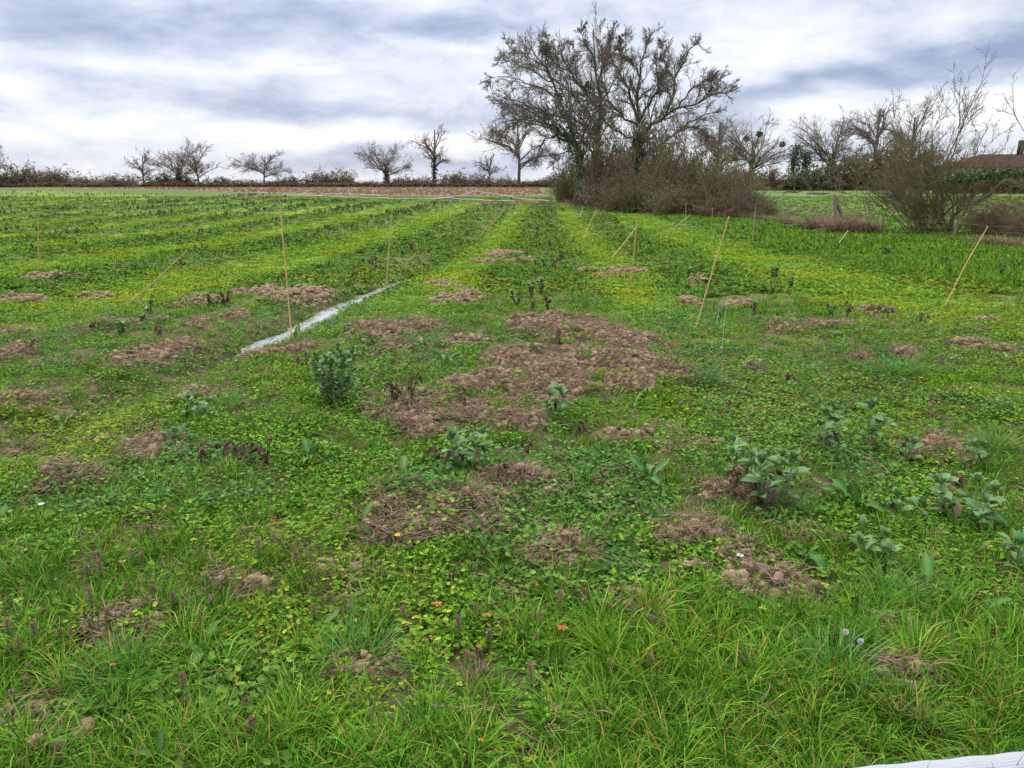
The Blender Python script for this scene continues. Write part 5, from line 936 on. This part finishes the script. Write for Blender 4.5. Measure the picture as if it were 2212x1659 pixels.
flower(1818, 1404, 'dandelion_clock', 'white dandelion clock on the lower right grass tuft'); flower(1850, 1425, 'dandelion_clock', 'second dandelion clock just right of the brighter one', .09); flower(98, 1110, 'daisy', 'single white daisy near the left edge'); flower(1360, 742, 'daisy', 'small white flower right of the upper soil patch', .06); flower(1596, 1222, 'daisy', 'small white flower beside the lower right soil', .06)
flower(1898, 512, 'dandelion', 'yellow dandelion before the near shrub', .12); flower(860, 1178, 'dandelion', 'yellow flower in the grass left of the near soil heap', .06); flower(1730, 507, 'dandelion', 'yellow dandelion below the dry tussocks', .12)
# distinct tussocks
gt = tuft('grass_tussock', 150, .05, .18, .34, .006, MT['bean'], (.3, 1.2), (.05, .8), 0); tussock(gt, at(1525, 838), 1.0, 'grass_tussock', 'blue-green grass tussock at the right end of the central soil', 'grass tussock', None)
gt2 = tuft('grass_tussock', 220, .05, .16, .30, .005, MT['grass1'], (.5, 1.6), (.1, 1.1), .03); tp_ = attr
for k, (u, v, s, lab) in enumerate(((1800, 1480, 1.0, 'dense grass tussock carrying the dandelion clocks'), (780, 1440, .9, 'grass tussock with orange dead blades left of the middle'), (270, 1480, .9, 'radiating grass tussock low on the left'), (1950, 810, 1.1, 'long grass tussock upper right'), (1920, 1300, .8, 'bright grass tussock on the right'), (500, 875, .7, 'pale grass tussock left of the large bushy bean'), (2150, 970, 1.0, 'arching grass tussock near the right edge'))):
    tussock(gt2, at(u, v), s, 'grass_tussock', lab, 'grass tussock', None)
mb = MB()
for i in range(70): a = random.uniform(0, 6.28); q = .10 * math.sqrt(random.random()); leafdisc(mb, (q * math.cos(a), q * math.sin(a), random.uniform(.02, .12) * (1 - q * 5)), a, random.uniform(-.4, .6), .013, .75 + .25 * random.random(), 6, 1.3)
me = mb.mesh('yellow_green_weed'); me.materials.append(MT['bud']); tussock(me, at(1345, 818), 1.0, 'leafy_weed', 'yellow-green leafy weed growing on the central soil', 'weed', None); tussock(me, at(1290, 1095), .9, 'leafy_weed', 'bright yellow-green weed right of the small soil heap', 'weed', None)
mb = MB()
for i in range(60): a = random.uniform(0, 6.28); q = .08 * math.sqrt(random.random()); leafdisc(mb, (q * math.cos(a), q * math.sin(a), random.uniform(.02, .06)), a, random.uniform(-.4, .6), .010, random.random() * .4, 6, 1.3)
me = mb.mesh('red_weed'); me.materials.append(MT['nettle']); tussock(me, at(130, 1062), 1.2, 'reddish_weed', 'reddish purple weed at the left soil heap', 'weed', None); tussock(me, at(1310, 1050), 1.0, 'reddish_weed', 'reddish purple weed below the right part of the central soil', 'weed', None)

# ------------------------------------------------------------------ woven cloth roll at the bottom right corner
m_, t_ = mat_base('woven_cloth'); tx = N(t_, 'ShaderNodeTexCoord'); wv_ = N(t_, 'ShaderNodeTexWave'); wv_.inputs['Scale'].default_value = 110; wv_.bands_direction = 'X'; t_.links.new(tx.outputs['Object'], wv_.inputs['Vector']); a = attr(t_, 'bl')
n_ = noise(t_, tx.outputs['Object'], 160, 3, .6); c_ = MIX(t_, a.outputs['Fac'], MIX(t_, wv_.outputs[0], (.30, .33, .36), (.58, .60, .62)), (.03, .13, .26)); finish(t_, c_, .7, .2, 0, M(t_, 'ADD', wv_.outputs[0], n_), .6, .002)
e0 = at_y(1880, 1674, 1.50); e1 = at_y(2250, 1638, 1.56); root = thing('woven_cloth_roll', (e0[0], e0[1], .0), 'white woven cloth roll with blue edge at the bottom right corner', 'cloth')
ax = e1 - e0; ax[2] *= 1; L = np.linalg.norm(ax); X0 = ax / L; U = unit(np.cross(X0, [0, 1, 0]) * -1 + 0); U = np.array([0, 0, 1.0]) - X0 * X0[2]; U = unit(U); Vv = np.cross(X0, U); rr = .05; nS, nA = 60, 160
V = []; B = []
for i in range(nS):
    for j in range(nA):
        th = j * 2 * np.pi / nA; r = rr * (1 + .05 * math.sin(i * .45 + 2 * th) * .4) + .0011 * math.cos(th * 40); c = X0 * (i / (nS - 1) * L * 1.15 - .02); V.append(c + U * (math.cos(th) * r - rr) + Vv * math.sin(th) * r * 1.15); B.append(1.0 if (.78 < th < 1.0 or 5.28 < th < 5.5) else 0.0)
Q = [[i * nA + j, i * nA + (j + 1) % nA, (i + 1) * nA + (j + 1) % nA, (i + 1) * nA + j] for i in range(nS - 1) for j in range(nA)]
o = link('roll', mesh_np('roll', np.array(V), Q, None, {'bl': np.array(B)}, True), m_, root, (0, 0, e0[2]))
mb = MB(); bz = e0[2] - 2 * rr + .012; tubes(mb, np.array([[-.02, 0, bz], [L * .5, ax[1] * .5, bz + ax[2] * .5], [L * 1.1, ax[1] * 1.1, bz + ax[2] * 1.1]])[None], np.full((1, 3), max(.02, bz / 2))[0][None], 10); 
V2 = [];
for i in range(12):
    p = ax * (i / 11 * 1.12 - .03)
    for (s, zt) in ((-.055, 0.0), (-.05, bz + p[2]), (.05, bz + p[2]), (.055, 0.0)): V2.append((p[0], p[1] + s, zt))
Q = [[i * 4 + j, i * 4 + j + 1, i * 4 + j + 5, i * 4 + j + 4] for i in range(11) for j in range(3)]; link('folded_base', mesh_np('folded_base', V2, Q, None, {'bl': np.zeros(len(V2))}), m_, root)
